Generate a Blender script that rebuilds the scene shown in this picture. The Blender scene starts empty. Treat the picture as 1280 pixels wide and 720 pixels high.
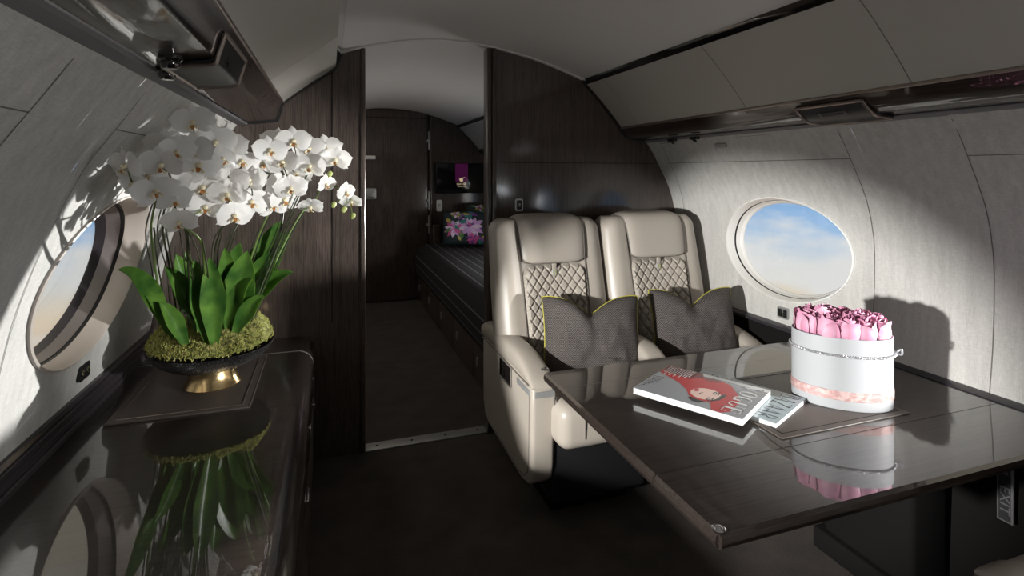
import bpy, bmesh, math, random
from mathutils import Vector, Matrix, noise
R = random.Random(7)
S = bpy.context.scene
COL = S.collection
PI = math.pi
H = 1.27                      # eye height of the camera
FPX, PCX, PCY = 677.0, 640.0, 215.0
YAW = math.radians(18.69)
SN, CS = math.sin(YAW), math.cos(YAW)
YB = 2.54                     # partition face
YF = 5.43                     # aft wall
YN = -1.7                     # forward end of the shell

def ray(u, v):
    a = (u-PCX)/FPX; b = (PCY-v)/FPX
    return Vector((SN+CS*a, CS-SN*a, b))
def atY(u, v, y):
    d = ray(u, v); return Vector((0, 0, H)) + d*(y/d.y)
def atZ(u, v, z):
    d = ray(u, v); return Vector((0, 0, H)) + d*((z-H)/d.z)
def atX(u, v, x):
    d = ray(u, v); return Vector((0, 0, H)) + d*(x/d.x)

# ------------------------------------------------------------------ materials
def mat(name, col=(.5,.5,.5), rough=.5, metal=0., spec=.5, coat=0., coat_r=.03, sheen=0., emit=None, es=1., trans=0.):
    m = bpy.data.materials.new(name); m.use_nodes = True
    p = m.node_tree.nodes['Principled BSDF']
    p.inputs['Base Color'].default_value = (*col, 1)
    p.inputs['Roughness'].default_value = rough
    p.inputs['Metallic'].default_value = metal
    p.inputs['Specular IOR Level'].default_value = spec
    p.inputs['Coat Weight'].default_value = coat
    p.inputs['Coat Roughness'].default_value = coat_r
    p.inputs['Sheen Weight'].default_value = sheen
    if emit:
        p.inputs['Emission Color'].default_value = (*emit, 1)
        p.inputs['Emission Strength'].default_value = es
    return m
def nd(m, t, **kw):
    n = m.node_tree.nodes.new(t)
    for k, v in kw.items(): setattr(n, k, v)
    return n
def lk(m, a, b): m.node_tree.links.new(a, b)
def pr(m): return m.node_tree.nodes['Principled BSDF']
def ramp(m, fac, stops):
    r = nd(m, 'ShaderNodeValToRGB')
    els = r.color_ramp.elements
    while len(els) < len(stops): els.new(.5)
    for e, (pos, c) in zip(els, stops):
        e.position = pos; e.color = (*c, 1)
    lk(m, fac, r.inputs['Fac']); return r.outputs['Color']
def coords(m, scale=(1,1,1), rot=(0,0,0)):
    t = nd(m, 'ShaderNodeTexCoord'); mp = nd(m, 'ShaderNodeMapping')
    mp.inputs['Scale'].default_value = scale; mp.inputs['Rotation'].default_value = rot
    lk(m, t.outputs['Object'], mp.inputs['Vector']); return mp.outputs['Vector']
def noi(m, vec, scale, detail=4, rough=.55):
    n = nd(m, 'ShaderNodeTexNoise'); n.inputs['Scale'].default_value = scale
    n.inputs['Detail'].default_value = detail; n.inputs['Roughness'].default_value = rough
    lk(m, vec, n.inputs['Vector']); return n.outputs['Fac']
def bump(m, h, st=.2, dist=.002):
    b = nd(m, 'ShaderNodeBump'); b.inputs['Strength'].default_value = st; b.inputs['Distance'].default_value = dist
    lk(m, h, b.inputs['Height']); lk(m, b.outputs['Normal'], pr(m).inputs['Normal'])
def mathn(m, op, a, b=None, v=None):
    n = nd(m, 'ShaderNodeMath', operation=op); lk(m, a, n.inputs[0])
    if b is not None: lk(m, b, n.inputs[1])
    if v is not None: n.inputs[1].default_value = v
    return n.outputs[0]

def wood(name, stretch, dark, light, rough=.35, coat=.0, coat_r=.03):
    m = mat(name, rough=rough, coat=coat, coat_r=coat_r)
    v = coords(m, stretch)
    a = noi(m, v, 1.0, 6, .7)
    v2 = coords(m, tuple(q*3.1 for q in stretch))
    b = noi(m, v2, 1.0, 3, .6)
    s = mathn(m, 'ADD', a, b); s = mathn(m, 'MULTIPLY', s, v=.5)
    c = ramp(m, s, [(.33, dark), (.47, tuple((d+l)/2*.9 for d, l in zip(dark, light))), (.53, light), (.66, dark)])
    lk(m, c, pr(m).inputs['Base Color'])
    pr(m).inputs['Coat IOR'].default_value = 1.75; pr(m).inputs['Specular IOR Level'].default_value = .2
    return m

def fabric(name, c1, c2, stretch=(500, 60, 60), st=.25, rough=.75):
    m = mat(name, rough=rough)
    a = noi(m, coords(m, (60, 700, 60)), 1., 2); b = noi(m, coords(m, (60, 60, 700)), 1., 2)
    g = noi(m, coords(m, (40, 40, 4)), 1., 3)
    s = mathn(m, 'ADD', a, b); s = mathn(m, 'ADD', s, g); s = mathn(m, 'MULTIPLY', s, v=.333)
    lk(m, ramp(m, s, [(.35, c1), (.65, c2)]), pr(m).inputs['Base Color'])
    bump(m, s, st, .002); return m

M = {}
M['wall'] = fabric('wall_fabric', (.46,.45,.432), (.68,.665,.64))
M['ceiling'] = mat('ceiling_satin', (.76,.75,.745), .5)
M['panel'] = mat('locker_panel', (.52,.50,.46), .42)
M['wood_v'] = wood('wood_vertical', (190, 190, 3.0), (.014,.010,.009), (.100,.076,.066), .34, .5, .10)
M['wood_x'] = wood('wood_cross', (2.0, 120, 120), (.009,.007,.006), (.034,.025,.022), .35, 1., .012)
M['wood_y'] = wood('wood_long', (110, 2.0, 110), (.008,.006,.005), (.040,.026,.022), .3, 1., .02)
M['black_gloss'] = mat('black_gloss', (.012,.010,.010), .08, coat=1.)
M['black'] = mat('black_satin', (.012,.012,.013), .4)
M['dark'] = mat('dark_gap', (.010,.009,.009), .9, spec=.1)
M['plum'] = mat('plum_strip', (.035,.030,.036), .28)
M['greytrim'] = mat('grey_trim', (.17,.165,.175), .5)
M['white'] = mat('white_plastic', (.80,.79,.77), .30)
M['bezel'] = mat('bezel_silver', (.60,.54,.49), .32)
M['mauve'] = mat('inner_mauve', (.20,.175,.17), .35)
M['chrome'] = mat('chrome', (.75,.75,.76), .12, 1.)
M['steel'] = mat('brushed_steel', (.46,.46,.46), .42, .6)
M['brass'] = mat('brass', (.72,.53,.27), .22, 1.)
M['bronze'] = mat('bronze_edge', (.34,.28,.25), .3, .8)
M['leather'] = mat('leather_taupe', (.43,.385,.335), .36)
_v = nd(M['leather'], 'ShaderNodeTexVoronoi'); _v.inputs['Scale'].default_value = 420
lk(M['leather'], coords(M['leather']), _v.inputs['Vector']); bump(M['leather'], _v.outputs['Distance'], .12, .001)
M['seam_leather'] = mat('leather_seam', (.16,.14,.125), .5)  # darker taupe for the seat seams
M['mat_leather'] = mat('mat_leather', (.085,.070,.062), .42)
bump(M['mat_leather'], noi(M['mat_leather'], coords(M['mat_leather']), 600, 2), .15, .001)
m = M['carpet'] = mat('carpet', rough=.95, sheen=.1)
_n = noi(m, coords(m), 260, 3); _n2 = noi(m, coords(m), 7, 4)
_s = mathn(m, 'MULTIPLY', mathn(m, 'ADD', _n, _n2), v=.5)
lk(m, ramp(m, _s, [(.35, (.026,.019,.015)), (.65, (.085,.064,.052))]), pr(m).inputs['Base Color']); bump(m, _n, .8, .006)
# herringbone tweed for the seat cushions
m = M['tweed'] = mat('tweed', rough=.9)
tc = nd(m, 'ShaderNodeTexCoord'); sx = nd(m, 'ShaderNodeSeparateXYZ'); lk(m, tc.outputs['Object'], sx.inputs[0])
px = mathn(m, 'PINGPONG', sx.outputs['X'], v=.011)
dz = mathn(m, 'ADD', sx.outputs['Z'], px)
st = mathn(m, 'SINE', mathn(m, 'MULTIPLY', dz, v=900.))
nn = noi(m, coords(m), 450, 2)
mixv = mathn(m, 'ADD', mathn(m, 'MULTIPLY', st, v=.28), nn)
lk(m, ramp(m, mixv, [(.30, (.010,.0085,.008)), (.80, (.16,.138,.13))]), pr(m).inputs['Base Color']); bump(m, mixv, .4, .002)
M['yellow'] = mat('yellow_piping', (.42,.38,.05), .6)
M['orchid_white'] = mat('orchid_petal', (.86,.85,.84), .5, sheen=.1)
def translucent(m, col, f):
    t = nd(m, 'ShaderNodeBsdfTranslucent'); t.inputs['Color'].default_value = (*col, 1); x = nd(m, 'ShaderNodeMixShader'); x.inputs[0].default_value = f
    out = [n for n in m.node_tree.nodes if n.type == 'OUTPUT_MATERIAL'][0]
    lk(m, pr(m).outputs[0], x.inputs[1]); lk(m, t.outputs[0], x.inputs[2]); lk(m, x.outputs[0], out.inputs['Surface'])
translucent(M['orchid_white'], (.90,.88,.84), .24)
M['orchid_lip'] = mat('orchid_lip', (.78,.70,.48), .5)
M['orchid_red'] = mat('orchid_column', (.50,.22,.06), .5)
M['bud'] = mat('bud_green', (.42,.48,.16), .5)
m = M['leaf'] = mat('leaf_green', rough=.28)
lk(m, ramp(m, noi(m, coords(m, (9,9,9)), 1.5, 3), [(.35, (.020,.075,.014)), (.7, (.12,.25,.04))]), pr(m).inputs['Base Color'])
translucent(m, (.20,.38,.05), .18)
M['stem'] = mat('stem_dark', (.035,.040,.018), .5)
M['stem_green'] = mat('stem_green', (.13,.20,.05), .5)
m = M['moss'] = mat('moss', rough=.95)
lk(m, ramp(m, noi(m, coords(m), 55, 5, .7), [(.36, (.03,.022,.01)), (.47, (.10,.11,.025)), (.56, (.24,.25,.07)), (.68, (.18,.12,.06))]), pr(m).inputs['Base Color'])
m = M['moss2'] = mat('moss_tuft', rough=.9)
lk(m, ramp(m, noi(m, coords(m), 90, 3, .7), [(.34, (.09,.065,.03)), (.43, (.24,.27,.05)), (.53, (.60,.62,.18)), (.61, (.44,.32,.18)), (.69, (.70,.70,.28))]), pr(m).inputs['Base Color'])
m = M['bowl'] = mat('bowl_black', (.010,.010,.011), .35)
_w = nd(m, 'ShaderNodeTexVoronoi'); _w.inputs['Scale'].default_value = 1.0
lk(m, coords(m, (230, 230, 260)), _w.inputs['Vector']); bump(m, _w.outputs['Distance'], 1., .010)
M['card'] = mat('white_card', (.40,.41,.43), .5)
M['cord'] = mat('silver_cord', (.45,.45,.47), .35, .6)
m = M['ribbon'] = mat('rose_ribbon', rough=.25, metal=.25)
lk(m, ramp(m, noi(m, coords(m, (60,60,90)), 1.2, 3), [(.45, (.60,.36,.35)), (.60, (.78,.58,.56))]), pr(m).inputs['Base Color'])
m = M['rose'] = mat('rose_pink', rough=.55)
lk(m, ramp(m, noi(m, coords(m, (18,18,18)), 1., 2), [(.3, (.56,.22,.35)), (.7, (.68,.38,.49))]), pr(m).inputs['Base Color'])
M['rose_edge'] = mat('rose_dusky', (.42,.17,.27), .6)
M['paper'] = mat('paper_edge', (.82,.82,.81), .7)
_pn = noi(M['paper'], coords(M['paper'], (3, 3, 1500)), 1., 1)
lk(M['paper'], ramp(M['paper'], _pn, [(.35, (.45,.45,.45)), (.6, (.70,.70,.69))]), pr(M['paper']).inputs['Base Color'])
for k, c in dict(c_grey=(.26,.27,.29), c_red=(.40,.015,.02), c_dred=(.20,.012,.016), c_skin=(.72,.50,.43), c_lip=(.42,.04,.07), c_ink=(.012,.012,.014), c_white=(.66,.66,.66), c_blue=(.22,.31,.35), c_pale=(.34,.42,.46), c_deep=(.035,.06,.08), c_teal=(.10,.17,.19)).items():
    M[k] = mat('print_'+k[2:], c, .25, coat=.5, coat_r=.08)
M['screen'] = mat('screen_black', (.008,.008,.010), .08)
M['screen_purple'] = mat('screen_purple', (.03,.002,.03), .1, emit=(.10,.006,.07), es=.3)
M['screen_gold'] = mat('screen_gold', (.3,.2,.1), .3, emit=(.55,.42,.28), es=.8)
m = M['bedspread'] = mat('bedspread', rough=.85)
tc = nd(m, 'ShaderNodeTexCoord'); sx = nd(m, 'ShaderNodeSeparateXYZ'); lk(m, tc.outputs['Object'], sx.inputs[0])
t_ = mathn(m, 'SUBTRACT', sx.outputs['X'], sx.outputs['Z'])
t_ = mathn(m, 'FRACT', mathn(m, 'MULTIPLY', t_, v=14.))
lk(m, ramp(m, t_, [(.0, (.012,.012,.016)), (.86, (.014,.014,.018)), (.90, (.16,.16,.18)), (.97, (.14,.14,.16)), (1., (.012,.012,.016))]), pr(m).inputs['Base Color'])
M['fl_base'] = mat('floral_base', (.015,.03,.035), .7)
for k, c in dict(f_lilac=(.62,.36,.72), f_pale=(.78,.62,.84), f_pink=(.62,.10,.34), f_purple=(.20,.06,.32), f_green=(.10,.24,.08), f_teal=(.04,.20,.20), f_yellow=(.55,.45,.12)).items():
    M[k] = mat('floral_'+k[2:], c, .7)
m = M['glass'] = bpy.data.materials.new('cabin_glass'); m.use_nodes = True
_nt = m.node_tree; _nt.nodes.clear()
_o = _nt.nodes.new('ShaderNodeOutputMaterial'); _mx = _nt.nodes.new('ShaderNodeMixShader')
_t = _nt.nodes.new('ShaderNodeBsdfTransparent'); _g = _nt.nodes.new('ShaderNodeBsdfGlossy'); _g.inputs['Roughness'].default_value = .02
_t.inputs['Color'].default_value = (.97,.98,.98,1)
_l = _nt.nodes.new('ShaderNodeLayerWeight'); _l.inputs['Blend'].default_value = .5
_pw = _nt.nodes.new('ShaderNodeMath'); _pw.operation = 'POWER'; _pw.inputs[1].default_value = 5.; _nt.links.new(_l.outputs['Facing'], _pw.inputs[0])
_ma = _nt.nodes.new('ShaderNodeMath'); _ma.operation = 'MULTIPLY_ADD'; _ma.inputs[1].default_value = .5; _ma.inputs[2].default_value = .02; _nt.links.new(_pw.outputs[0], _ma.inputs[0])
_nt.links.new(_ma.outputs[0], _mx.inputs[0]); _nt.links.new(_t.outputs[0], _mx.inputs[1]); _nt.links.new(_g.outputs[0], _mx.inputs[2]); _nt.links.new(_mx.outputs[0], _o.inputs[0])

# ------------------------------------------------------------------ mesh helpers
class MB:
    def __init__(s): s.bm = bmesh.new(); s.mi = 0
    def face(s, vs):
        try:
            f = s.bm.faces.new(vs); f.material_index = s.mi; return f
        except ValueError: return None
    def poly(s, pts): return s.face([s.bm.verts.new(p) for p in pts])
    def grid(s, fn, nu, nv, wrapu=False, wrapv=False):
        g = [[s.bm.verts.new(fn(i/nu, j/nv)) for j in range(nv + (0 if wrapv else 1))] for i in range(nu + (0 if wrapu else 1))]
        for i in range(nu):
            for j in range(nv):
                i2 = (i+1) % len(g); j2 = (j+1) % len(g[0])
                s.face([g[i][j], g[i2][j], g[i2][j2], g[i][j2]])
        return g
    def loft(s, rings, caps=True, closed=True):
        rs = [[s.bm.verts.new(p) for p in r] for r in rings]
        n = len(rs[0])
        for a, b in zip(rs, rs[1:]):
            for i in range(n if closed else n-1):
                j = (i+1) % n
                s.face([a[i], a[j], b[j], b[i]])
        if caps: s.face(list(reversed(rs[0]))); s.face(rs[-1])
        return rs
    def tube(s, pts, r, n=8, caps=True):
        pts = [Vector(p) for p in pts]; rings = []
        ref = None
        for i, p in enumerate(pts):
            t = (pts[min(i+1, len(pts)-1)] - pts[max(i-1, 0)]).normalized()
            if ref is None: ref = t.orthogonal().normalized()
            ref = (ref - t*ref.dot(t))
            ref = ref.normalized() if ref.length > 1e-6 else t.orthogonal().normalized()
            b = t.cross(ref); rr = r[i] if isinstance(r, (list, tuple)) else r
            rings.append([p + (ref*math.cos(2*PI*k/n) + b*math.sin(2*PI*k/n))*rr for k in range(n)])
        s.loft(rings, caps)
    def cyl(s, a, b, r, n=20): s.tube([a, b], r, n)
    def lathe(s, prof, n=48, c=(0,0,0), sx=1, sy=1, rot=0, caps=False):
        c = Vector(c); cr, sr = math.cos(rot), math.sin(rot)
        def pt(r, z, k):
            x, y = r*sx*math.cos(2*PI*k/n), r*sy*math.sin(2*PI*k/n)
            return c + Vector((x*cr-y*sr, x*sr+y*cr, z))
        s.loft([[pt(r, z, k) for k in range(n)] for r, z in prof], caps)
    def box(s, lo, hi, bev=0., seg=3, sub=0, fn=None):
        b = bmesh.new(); bmesh.ops.create_cube(b, size=1)
        lo, hi = Vector(lo), Vector(hi)
        for v in b.verts: v.co = Vector([lo[i] + (v.co[i]+.5)*(hi[i]-lo[i]) for i in range(3)])
        if bev: bmesh.ops.bevel(b, geom=b.edges[:], offset=bev, segments=seg, profile=.5, affect='EDGES')
        if sub: bmesh.ops.subdivide_edges(b, edges=b.edges[:], cuts=sub, use_grid_fill=True)
        if fn:
            for v in b.verts: v.co = fn(v.co)
        s.merge(b)
    def merge(s, b, mx=None):
        mp = {}
        for v in b.verts: mp[v] = s.bm.verts.new(mx @ v.co if mx else v.co)
        for f in b.faces: s.face([mp[v] for v in f.verts])
        b.free()
    def prism(s, outline, x0, x1, axis='X', bev=0., seg=3):
        """outline: closed 2-D polygon, extruded along axis (X: outline is (y,z); Y: (x,z); Z: (x,y))."""
        def P(p, t):
            return Vector((t, p[0], p[1])) if axis == 'X' else Vector((p[0], t, p[1])) if axis == 'Y' else Vector((p[0], p[1], t))
        b = bmesh.new()
        A = [b.verts.new(P(p, x0)) for p in outline]; B = [b.verts.new(P(p, x1)) for p in outline]
        b.faces.new(A); b.faces.new(B[::-1]); n = len(A)
        for i in range(n): b.faces.new([A[i], B[i], B[(i+1) % n], A[(i+1) % n]])
        bmesh.ops.recalc_face_normals(b, faces=b.faces[:])
        if bev:
            ed = [e for e in b.edges if sum(1 for v in e.verts if v in set(A)) == 2 or sum(1 for v in e.verts if v in set(B)) == 2]
            bmesh.ops.bevel(b, geom=ed, offset=bev, segments=seg, profile=.5, affect='EDGES', clamp_overlap=True)
        s.merge(b)
    def build(s, name, mats, parent=None, smooth=True, recalc=True, angle=40, loc=None, rotz=None):
        if recalc: bmesh.ops.recalc_face_normals(s.bm, faces=s.bm.faces[:])
        me = bpy.data.meshes.new(name); s.bm.to_mesh(me); s.bm.free()
        for m in (mats if isinstance(mats, (list, tuple)) else [mats]): me.materials.append(M[m])
        o = bpy.data.objects.new(name, me); COL.objects.link(o)
        if smooth:
            me.polygons.foreach_set('use_smooth', [True]*len(me.polygons))
            try: me.set_sharp_from_angle(angle=math.radians(angle))
            except Exception: pass
        if parent: o.parent = parent
        if loc is not None: o.location = loc
        if rotz is not None: o.rotation_euler[2] = rotz
        return o
def thing(name, label, cat, loc=(0,0,0), rotz=0, group=None):
    o = bpy.data.objects.new(name, None); COL.objects.link(o); o.empty_display_size = .05
    o.location = loc; o.rotation_euler = (0, 0, rotz); o['label'] = label; o['category'] = cat
    if group: o['group'] = group
    return o
def tag(o, label, cat, group=None):
    o['label'] = label; o['category'] = cat
    if group: o['group'] = group
    return o
def struct(o): o['kind'] = 'structure'; return o
def recenter(o, p):
    p = Vector(p); o.data.transform(Matrix.Translation(-p)); o.location = p; return o
def crom(pts, n=12):
    pts = [Vector(p) for p in pts]; P = [pts[0]*2-pts[1]] + pts + [pts[-1]*2-pts[-2]]; out = []
    for i in range(1, len(P)-2):
        for k in range(n):
            t = k/n; a, b, c, d = P[i-1], P[i], P[i+1], P[i+2]
            out.append(.5*((2*b) + (c-a)*t + (2*a-5*b+4*c-d)*t*t + (3*b-a-3*c+d)*t**3))
    out.append(pts[-1]); return out
def copy_tree(o, parent=None):
    c = o.copy(); COL.objects.link(c)
    if parent: c.parent = parent
    for ch in list(o.children): copy_tree(ch, c)
    return c
def rrect(w, h, r, n=6):
    pts = []
    for cx, cy, a0 in ((w/2-r, h/2-r, 0), (-w/2+r, h/2-r, PI/2), (-w/2+r, -h/2+r, PI), (w/2-r, -h/2+r, 1.5*PI)):
        for k in range(n+1):
            a = a0 + PI/2*k/n; pts.append((cx+r*math.cos(a), cy+r*math.sin(a)))
    return pts

# ------------------------------------------------------------------ shell profiles (x, z above the eye)
PR_R = [(1.79,-.645), (1.806,-.50), (1.812,-.35), (1.808,-.234), (1.775,-.10), (1.70,.044), (1.655,.12), (1.616,.17), (1.60,.185)]
PR_L = [(-.685,-.645), (-.668,-.55), (-.648,-.45), (-.615,-.30), (-.565,-.15), (-.50,0.), (-.43,.105), (-.365,.205), (-.355,.215)]
def prof(pts):
    pl = crom([(x, z, 0) for x, z in pts], 14)
    acc = [0]
    for a, b in zip(pl, pl[1:]): acc.append(acc[-1] + (b-a).length)
    def f(s):
        s = max(0, min(acc[-1], s))
        for i in range(len(acc)-1):
            if s <= acc[i+1]:
                t = (s-acc[i])/max(1e-9, acc[i+1]-acc[i]); p = pl[i].lerp(pl[i+1], t); return p.x, p.y
        return pl[-1].x, pl[-1].y
    def inv(z):
        for i in range(len(pl)-1):
            if pl[i].y <= z <= pl[i+1].y: return acc[i] + (acc[i+1]-acc[i])*(z-pl[i].y)/max(1e-9, pl[i+1].y-pl[i].y)
        return 0
    return f, inv, acc[-1]
WIN_YS = {'right': [-.69, .58, 1.80, 3.74], 'left': [-.66, .76, 1.80, 3.74]}
win_n = [0]
def make_wall(side, pts):
    f, inv, SL = prof(pts); sg = 1 if side == 'right' else -1
    def P(y, s, d=0.):
        x, z = f(s); return Vector((x+sg*d, y, z+H))
    WIN_Y = WIN_YS[side]; WA, WB = (.325, .212) if side == 'right' else (.335, .232)
    RD = 1. if side == 'right' else 2.0
    w = MB(); sc = inv(-.322 if side == 'right' else -.292)
    NS = 26
    ys = YN
    for yc in WIN_Y + [None]:
        y1 = (yc-.46) if yc is not None else YF
        w.grid(lambda a, b: P(ys+(y1-ys)*a, SL*b), 2, NS)
        if yc is None: break
        ang = sorted([2*PI*k/96 for k in range(96)])
        rings = []
        def rect(t):
            c, s_ = math.cos(t), math.sin(t)
            k = min((.46/abs(c)) if abs(c) > 1e-9 else 1e9, (((SL-sc) if s_ > 0 else sc)/abs(s_)) if abs(s_) > 1e-9 else 1e9)
            return c*k, s_*k
        cor = [math.atan2((SL-sc), .46), PI-math.atan2((SL-sc), .46), PI+math.atan2(sc, .46), 2*PI-math.atan2(sc, .46)]
        ang = sorted(ang+cor)
        for q in range(8):
            t = (q/7)**1.3
            r_ = []
            for a in ang:
                ex, ey = WA*math.cos(a), WB*math.sin(a)
                # same polar direction for the rectangle point
                th = math.atan2(ey, ex) if False else a
                rx, ry = rect(th)
                r_.append(P(yc+ex+(rx-ex)*t, sc+ey+(ry-ey)*t))
            rings.append(r_)
        w.loft(rings, caps=False)
        ys = yc+.46
    o = struct(w.build('wall_'+side, 'wall', smooth=True, angle=60))
    # windows
    for yc in WIN_Y:
        win_n[0] += 1
        def ring(sc_, d):
            return [P(yc+WA*sc_*math.cos(2*PI*k/96), sc+WB*sc_*math.sin(2*PI*k/96), d) for k in range(96)]
        pane = MB(); rr = [ring(.905, .060*RD), ring(.905, .060*RD+.003)]
        pane.loft(rr, caps=True)
        wn = struct(pane.build('window_%d' % win_n[0], 'glass', smooth=False))
        b = MB(); b.loft([ring(1.035, .001), ring(1.03, -.006), ring(1.012, -.008), ring(.995, -.001), ring(.985, .012*RD), ring(.975, .020*RD), ring(.968, .027*RD)], caps=False)
        b.build('window_bezel', 'white' if side == 'right' else 'bezel', wn)
        b = MB(); b.loft([ring(.968, .027*RD), ring(.962, .029*RD), ring(.960, .034*RD)], caps=False)
        b.build('window_gasket', 'black', wn)
        b = MB(); b.loft([ring(.960, .034*RD), ring(.950, .032*RD), ring(.940, .040*RD), ring(.932, .050*RD)], caps=False)
        b.build('inner_frame', 'white' if side == 'right' else 'mauve', wn)
        b = MB(); b.loft([ring(.932, .050*RD), ring(.925, .052*RD), ring(.918, .056*RD), ring(.905, .060*RD), ring(.903, .060*RD+.006)], caps=False)
        b.build('pane_seal', 'plum' if side == 'left' else 'white', wn)
    # panel seams
    def ribbon(pts_, wd=.0014):
        b = MB()
        for (y0, s0), (y1, s1) in zip(pts_, pts_[1:]):
            n = 12
            dy, ds = y1-y0, s1-s0; L = math.hypot(dy, ds) or 1; ny, ns = -ds/L*wd, dy/L*wd
            b.grid(lambda a, c: P(y0+dy*a+ny*(2*c-1), s0+ds*a+ns*(2*c-1), -.0012), n, 1)
        return b
    zt, zm = (.148, .046) if side == 'right' else (.195, .092)
    st_, sm = inv(zt), inv(zm)
    runs = [[(1.03, 0), (1.03, st_), (.35, st_)], [(1.03, sm), (.0, sm)], [(1.39, 0), (1.39, st_), (2.42, st_), (2.47, 0.2)], [(1.39, sm), (2.45, sm)]]
    for r_ in runs:
        trim_n[0] += 1
        struct(ribbon(r_).build('trim_%d' % trim_n[0], 'seam', smooth=False))
    return P, inv, SL
trim_n = [0]
M['dark_field'] = mat('placard_field', (.03,.03,.032), .6)
M['seam'] = mat('panel_seam', (.17,.16,.15), .8)
PWR, invR, SLR = make_wall('right', PR_R)
PWL, invL, SLL = make_wall('left', PR_L)
def trim(mb, mt, **k):
    trim_n[0] += 1; return struct(mb.build('trim_%d' % trim_n[0], mt, **k))

# floor
b = MB(); b.box((-.80, YN, -.03), (1.95, YF, 0)); struct(b.build('floor', 'carpet', smooth=False))
# lower side walls under the ledges
b = MB(); b.grid(lambda a, c: Vector((1.74+.05*c, YN+(YF-YN)*a, (H-.645)*c)), 1, 1); struct(b.build('wall_right_lower', 'dark', smooth=False))
b = MB(); b.grid(lambda a, c: Vector((-.66-.025*c, YN+(YF-YN)*a, (H-.645)*c)), 1, 1); struct(b.build('wall_left_lower', 'dark', smooth=False))
# ceiling: arch, same section in both rooms
CE = [(.005,.517), (.058,.537), (.15,.568), (.30,.603), (.47,.624), (.65,.622), (.80,.604), (1.0,.562), (1.248,.480), (1.27,.472)]
cp = crom([(x, z, 0) for x, z in CE], 8)
b = MB(); b.grid(lambda a, c: Vector((cp[round(c*(len(cp)-1))].x, YN+(YF-YN)*a, cp[round(c*(len(cp)-1))].y+H)), 1, len(cp)-1)
struct(b.build('ceiling', 'ceiling', angle=80))
b = MB()
b.loft([[Vector((p.x, YB-.02, p.y+H-.001)), Vector((p.x, YB-.02, p.y+H-.008)), Vector((p.x, YB+.03, p.y+H-.008)), Vector((p.x, YB+.03, p.y+H-.001))] for p in cp[2:-2]])
trim(b, 'ceiling')
# forward closing wall
b = MB(); b.box((-.9, YN-.05, 0), (2.0, YN, 2.0)); struct(b.build('wall_forward', 'panel', smooth=False))

# partitions
def ceil_z(x):
    for p, q in zip(cp, cp[1:]):
        if p.x <= x <= q.x: return p.y + (q.y-p.y)*(x-p.x)/max(1e-9, q.x-p.x) + H
    return H+.48
DL, DR = .150, .752
out = [(DR, 0), (DR, ceil_z(DR))] + [(p.x, p.y+H) for p in cp if p.x > DR+.02] + [(1.50, 1.76), (1.66, 1.50)] + [(PWR(0, SLR*(1-k/14)).x+.01, PWR(0, SLR*(1-k/14)).z) for k in range(15)] + [(1.75, 0)]
b = MB(); b.prism(out, YB, YB+.05, 'Y'); struct(b.build('wall_partition_right', 'wood_v', smooth=False))
out = [(DL, 0), (DL, ceil_z(DL))] + [(p.x, p.y+H) for p in reversed(cp) if p.x < DL-.02] + [(-.20, 1.76), (-.37, 1.52)] + [(PWL(0, SLL*(1-k/14)).x-.01, PWL(0, SLL*(1-k/14)).z) for k in range(15)] + [(-.66, 0)]
b = MB(); b.prism(out, YB, YB+.05, 'Y'); struct(b.build('wall_partition_left', 'wood_v', smooth=False))
# door jamb posts and edge strips
b = MB(); b.box((DR-.022, YB-.012, 0), (DR, YB+.062, ceil_z(DR)-.006), .006); b.box((DR+.002, YB-.02, 0), (DR+.022, YB, ceil_z(DR)-.006), .006); trim(b, 'wood_v')
b = MB(); b.box((DL-.014, YB-.012, 0), (DL+.006, YB+.062, ceil_z(DL)-.008), .004); trim(b, 'wood_v')
b = MB(); b.box((DL+.004, YB+.015, .0), (DL+.0085, YB+.035, ceil_z(DL)-.01), .001); trim(b, 'bronze')
b = MB(); b.box((.012, YB-.004, .60), (.016, YB, 1.80)); trim(b, 'dark')
b = MB(); b.box((.80, YB-.003, 1.315), (1.68, YB, 1.318)); trim(b, 'dark')
# threshold strip
t = thing('threshold_strip', 'brushed metal threshold strip with screws across the doorway floor', 'threshold', ((DL+DR)/2, YB+.03, 0))
b = MB(); b.box((DL-.30-.15, -.035, 0), (.30, .035, .006), .002) if False else b.box((-.30, -.035, 0), (.30, .035, .006), .002); b.build('plate', 'steel', t)
for x in (-.24, -.08, .08, .24):
    b = MB(); b.cyl((x, 0, .005), (x, 0, .0072), .006, 12); b.build('screw', 'dark', t)

# aft wall with door and screen
b = MB(); b.box((-.75, YF, 0), (1.95, YF+.05, 1.95)); struct(b.build('wall_aft', 'wood_v', smooth=False))
d = MB(); d.box((.10, YF-.03, .01), (.935, YF-.002, H+.60), .004); door = struct(d.build('door_1', 'wood_v'))
b = MB(); b.box((.10, YF-.034, H+.53), (.935, YF-.03, H+.534)); b.build('door_seam', 'dark', door)
p = atY(461, 197, YF); b = MB(); b.box((p.x-.05, YF-.065, p.z-.018), (p.x+.06, YF-.03, p.z+.018), .008); b.build('door_latch', 'white', door)
p = atY(462, 242, YF); b = MB(); b.box((p.x-.06, YF-.06, p.z-.055), (p.x+.06, YF-.03, p.z+.055), .012); b.box((p.x-.035, YF-.075, p.z-.035), (p.x+.035, YF-.06, p.z+.02), .008); b.build('door_handle', 'steel', door)
for v in (176, 250, 280):
    p = atY(534, v, YF); b = MB(); b.box((.94, YF-.05, p.z-.09), (.952, YF-.03, p.z+.09), .003); b.box((.925, YF-.055, p.z-.015), (.975, YF-.03, p.z+.01), .004); b.build('door_hinge', 'steel', door)
b = MB(); b.box((.955, YF-.06, 0), (.975, YF, H+.56), .004); trim(b, 'wood_v')
p0, p1 = atY(545, 204, YF-.03), atY(611, 241, YF-.03)
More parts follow.
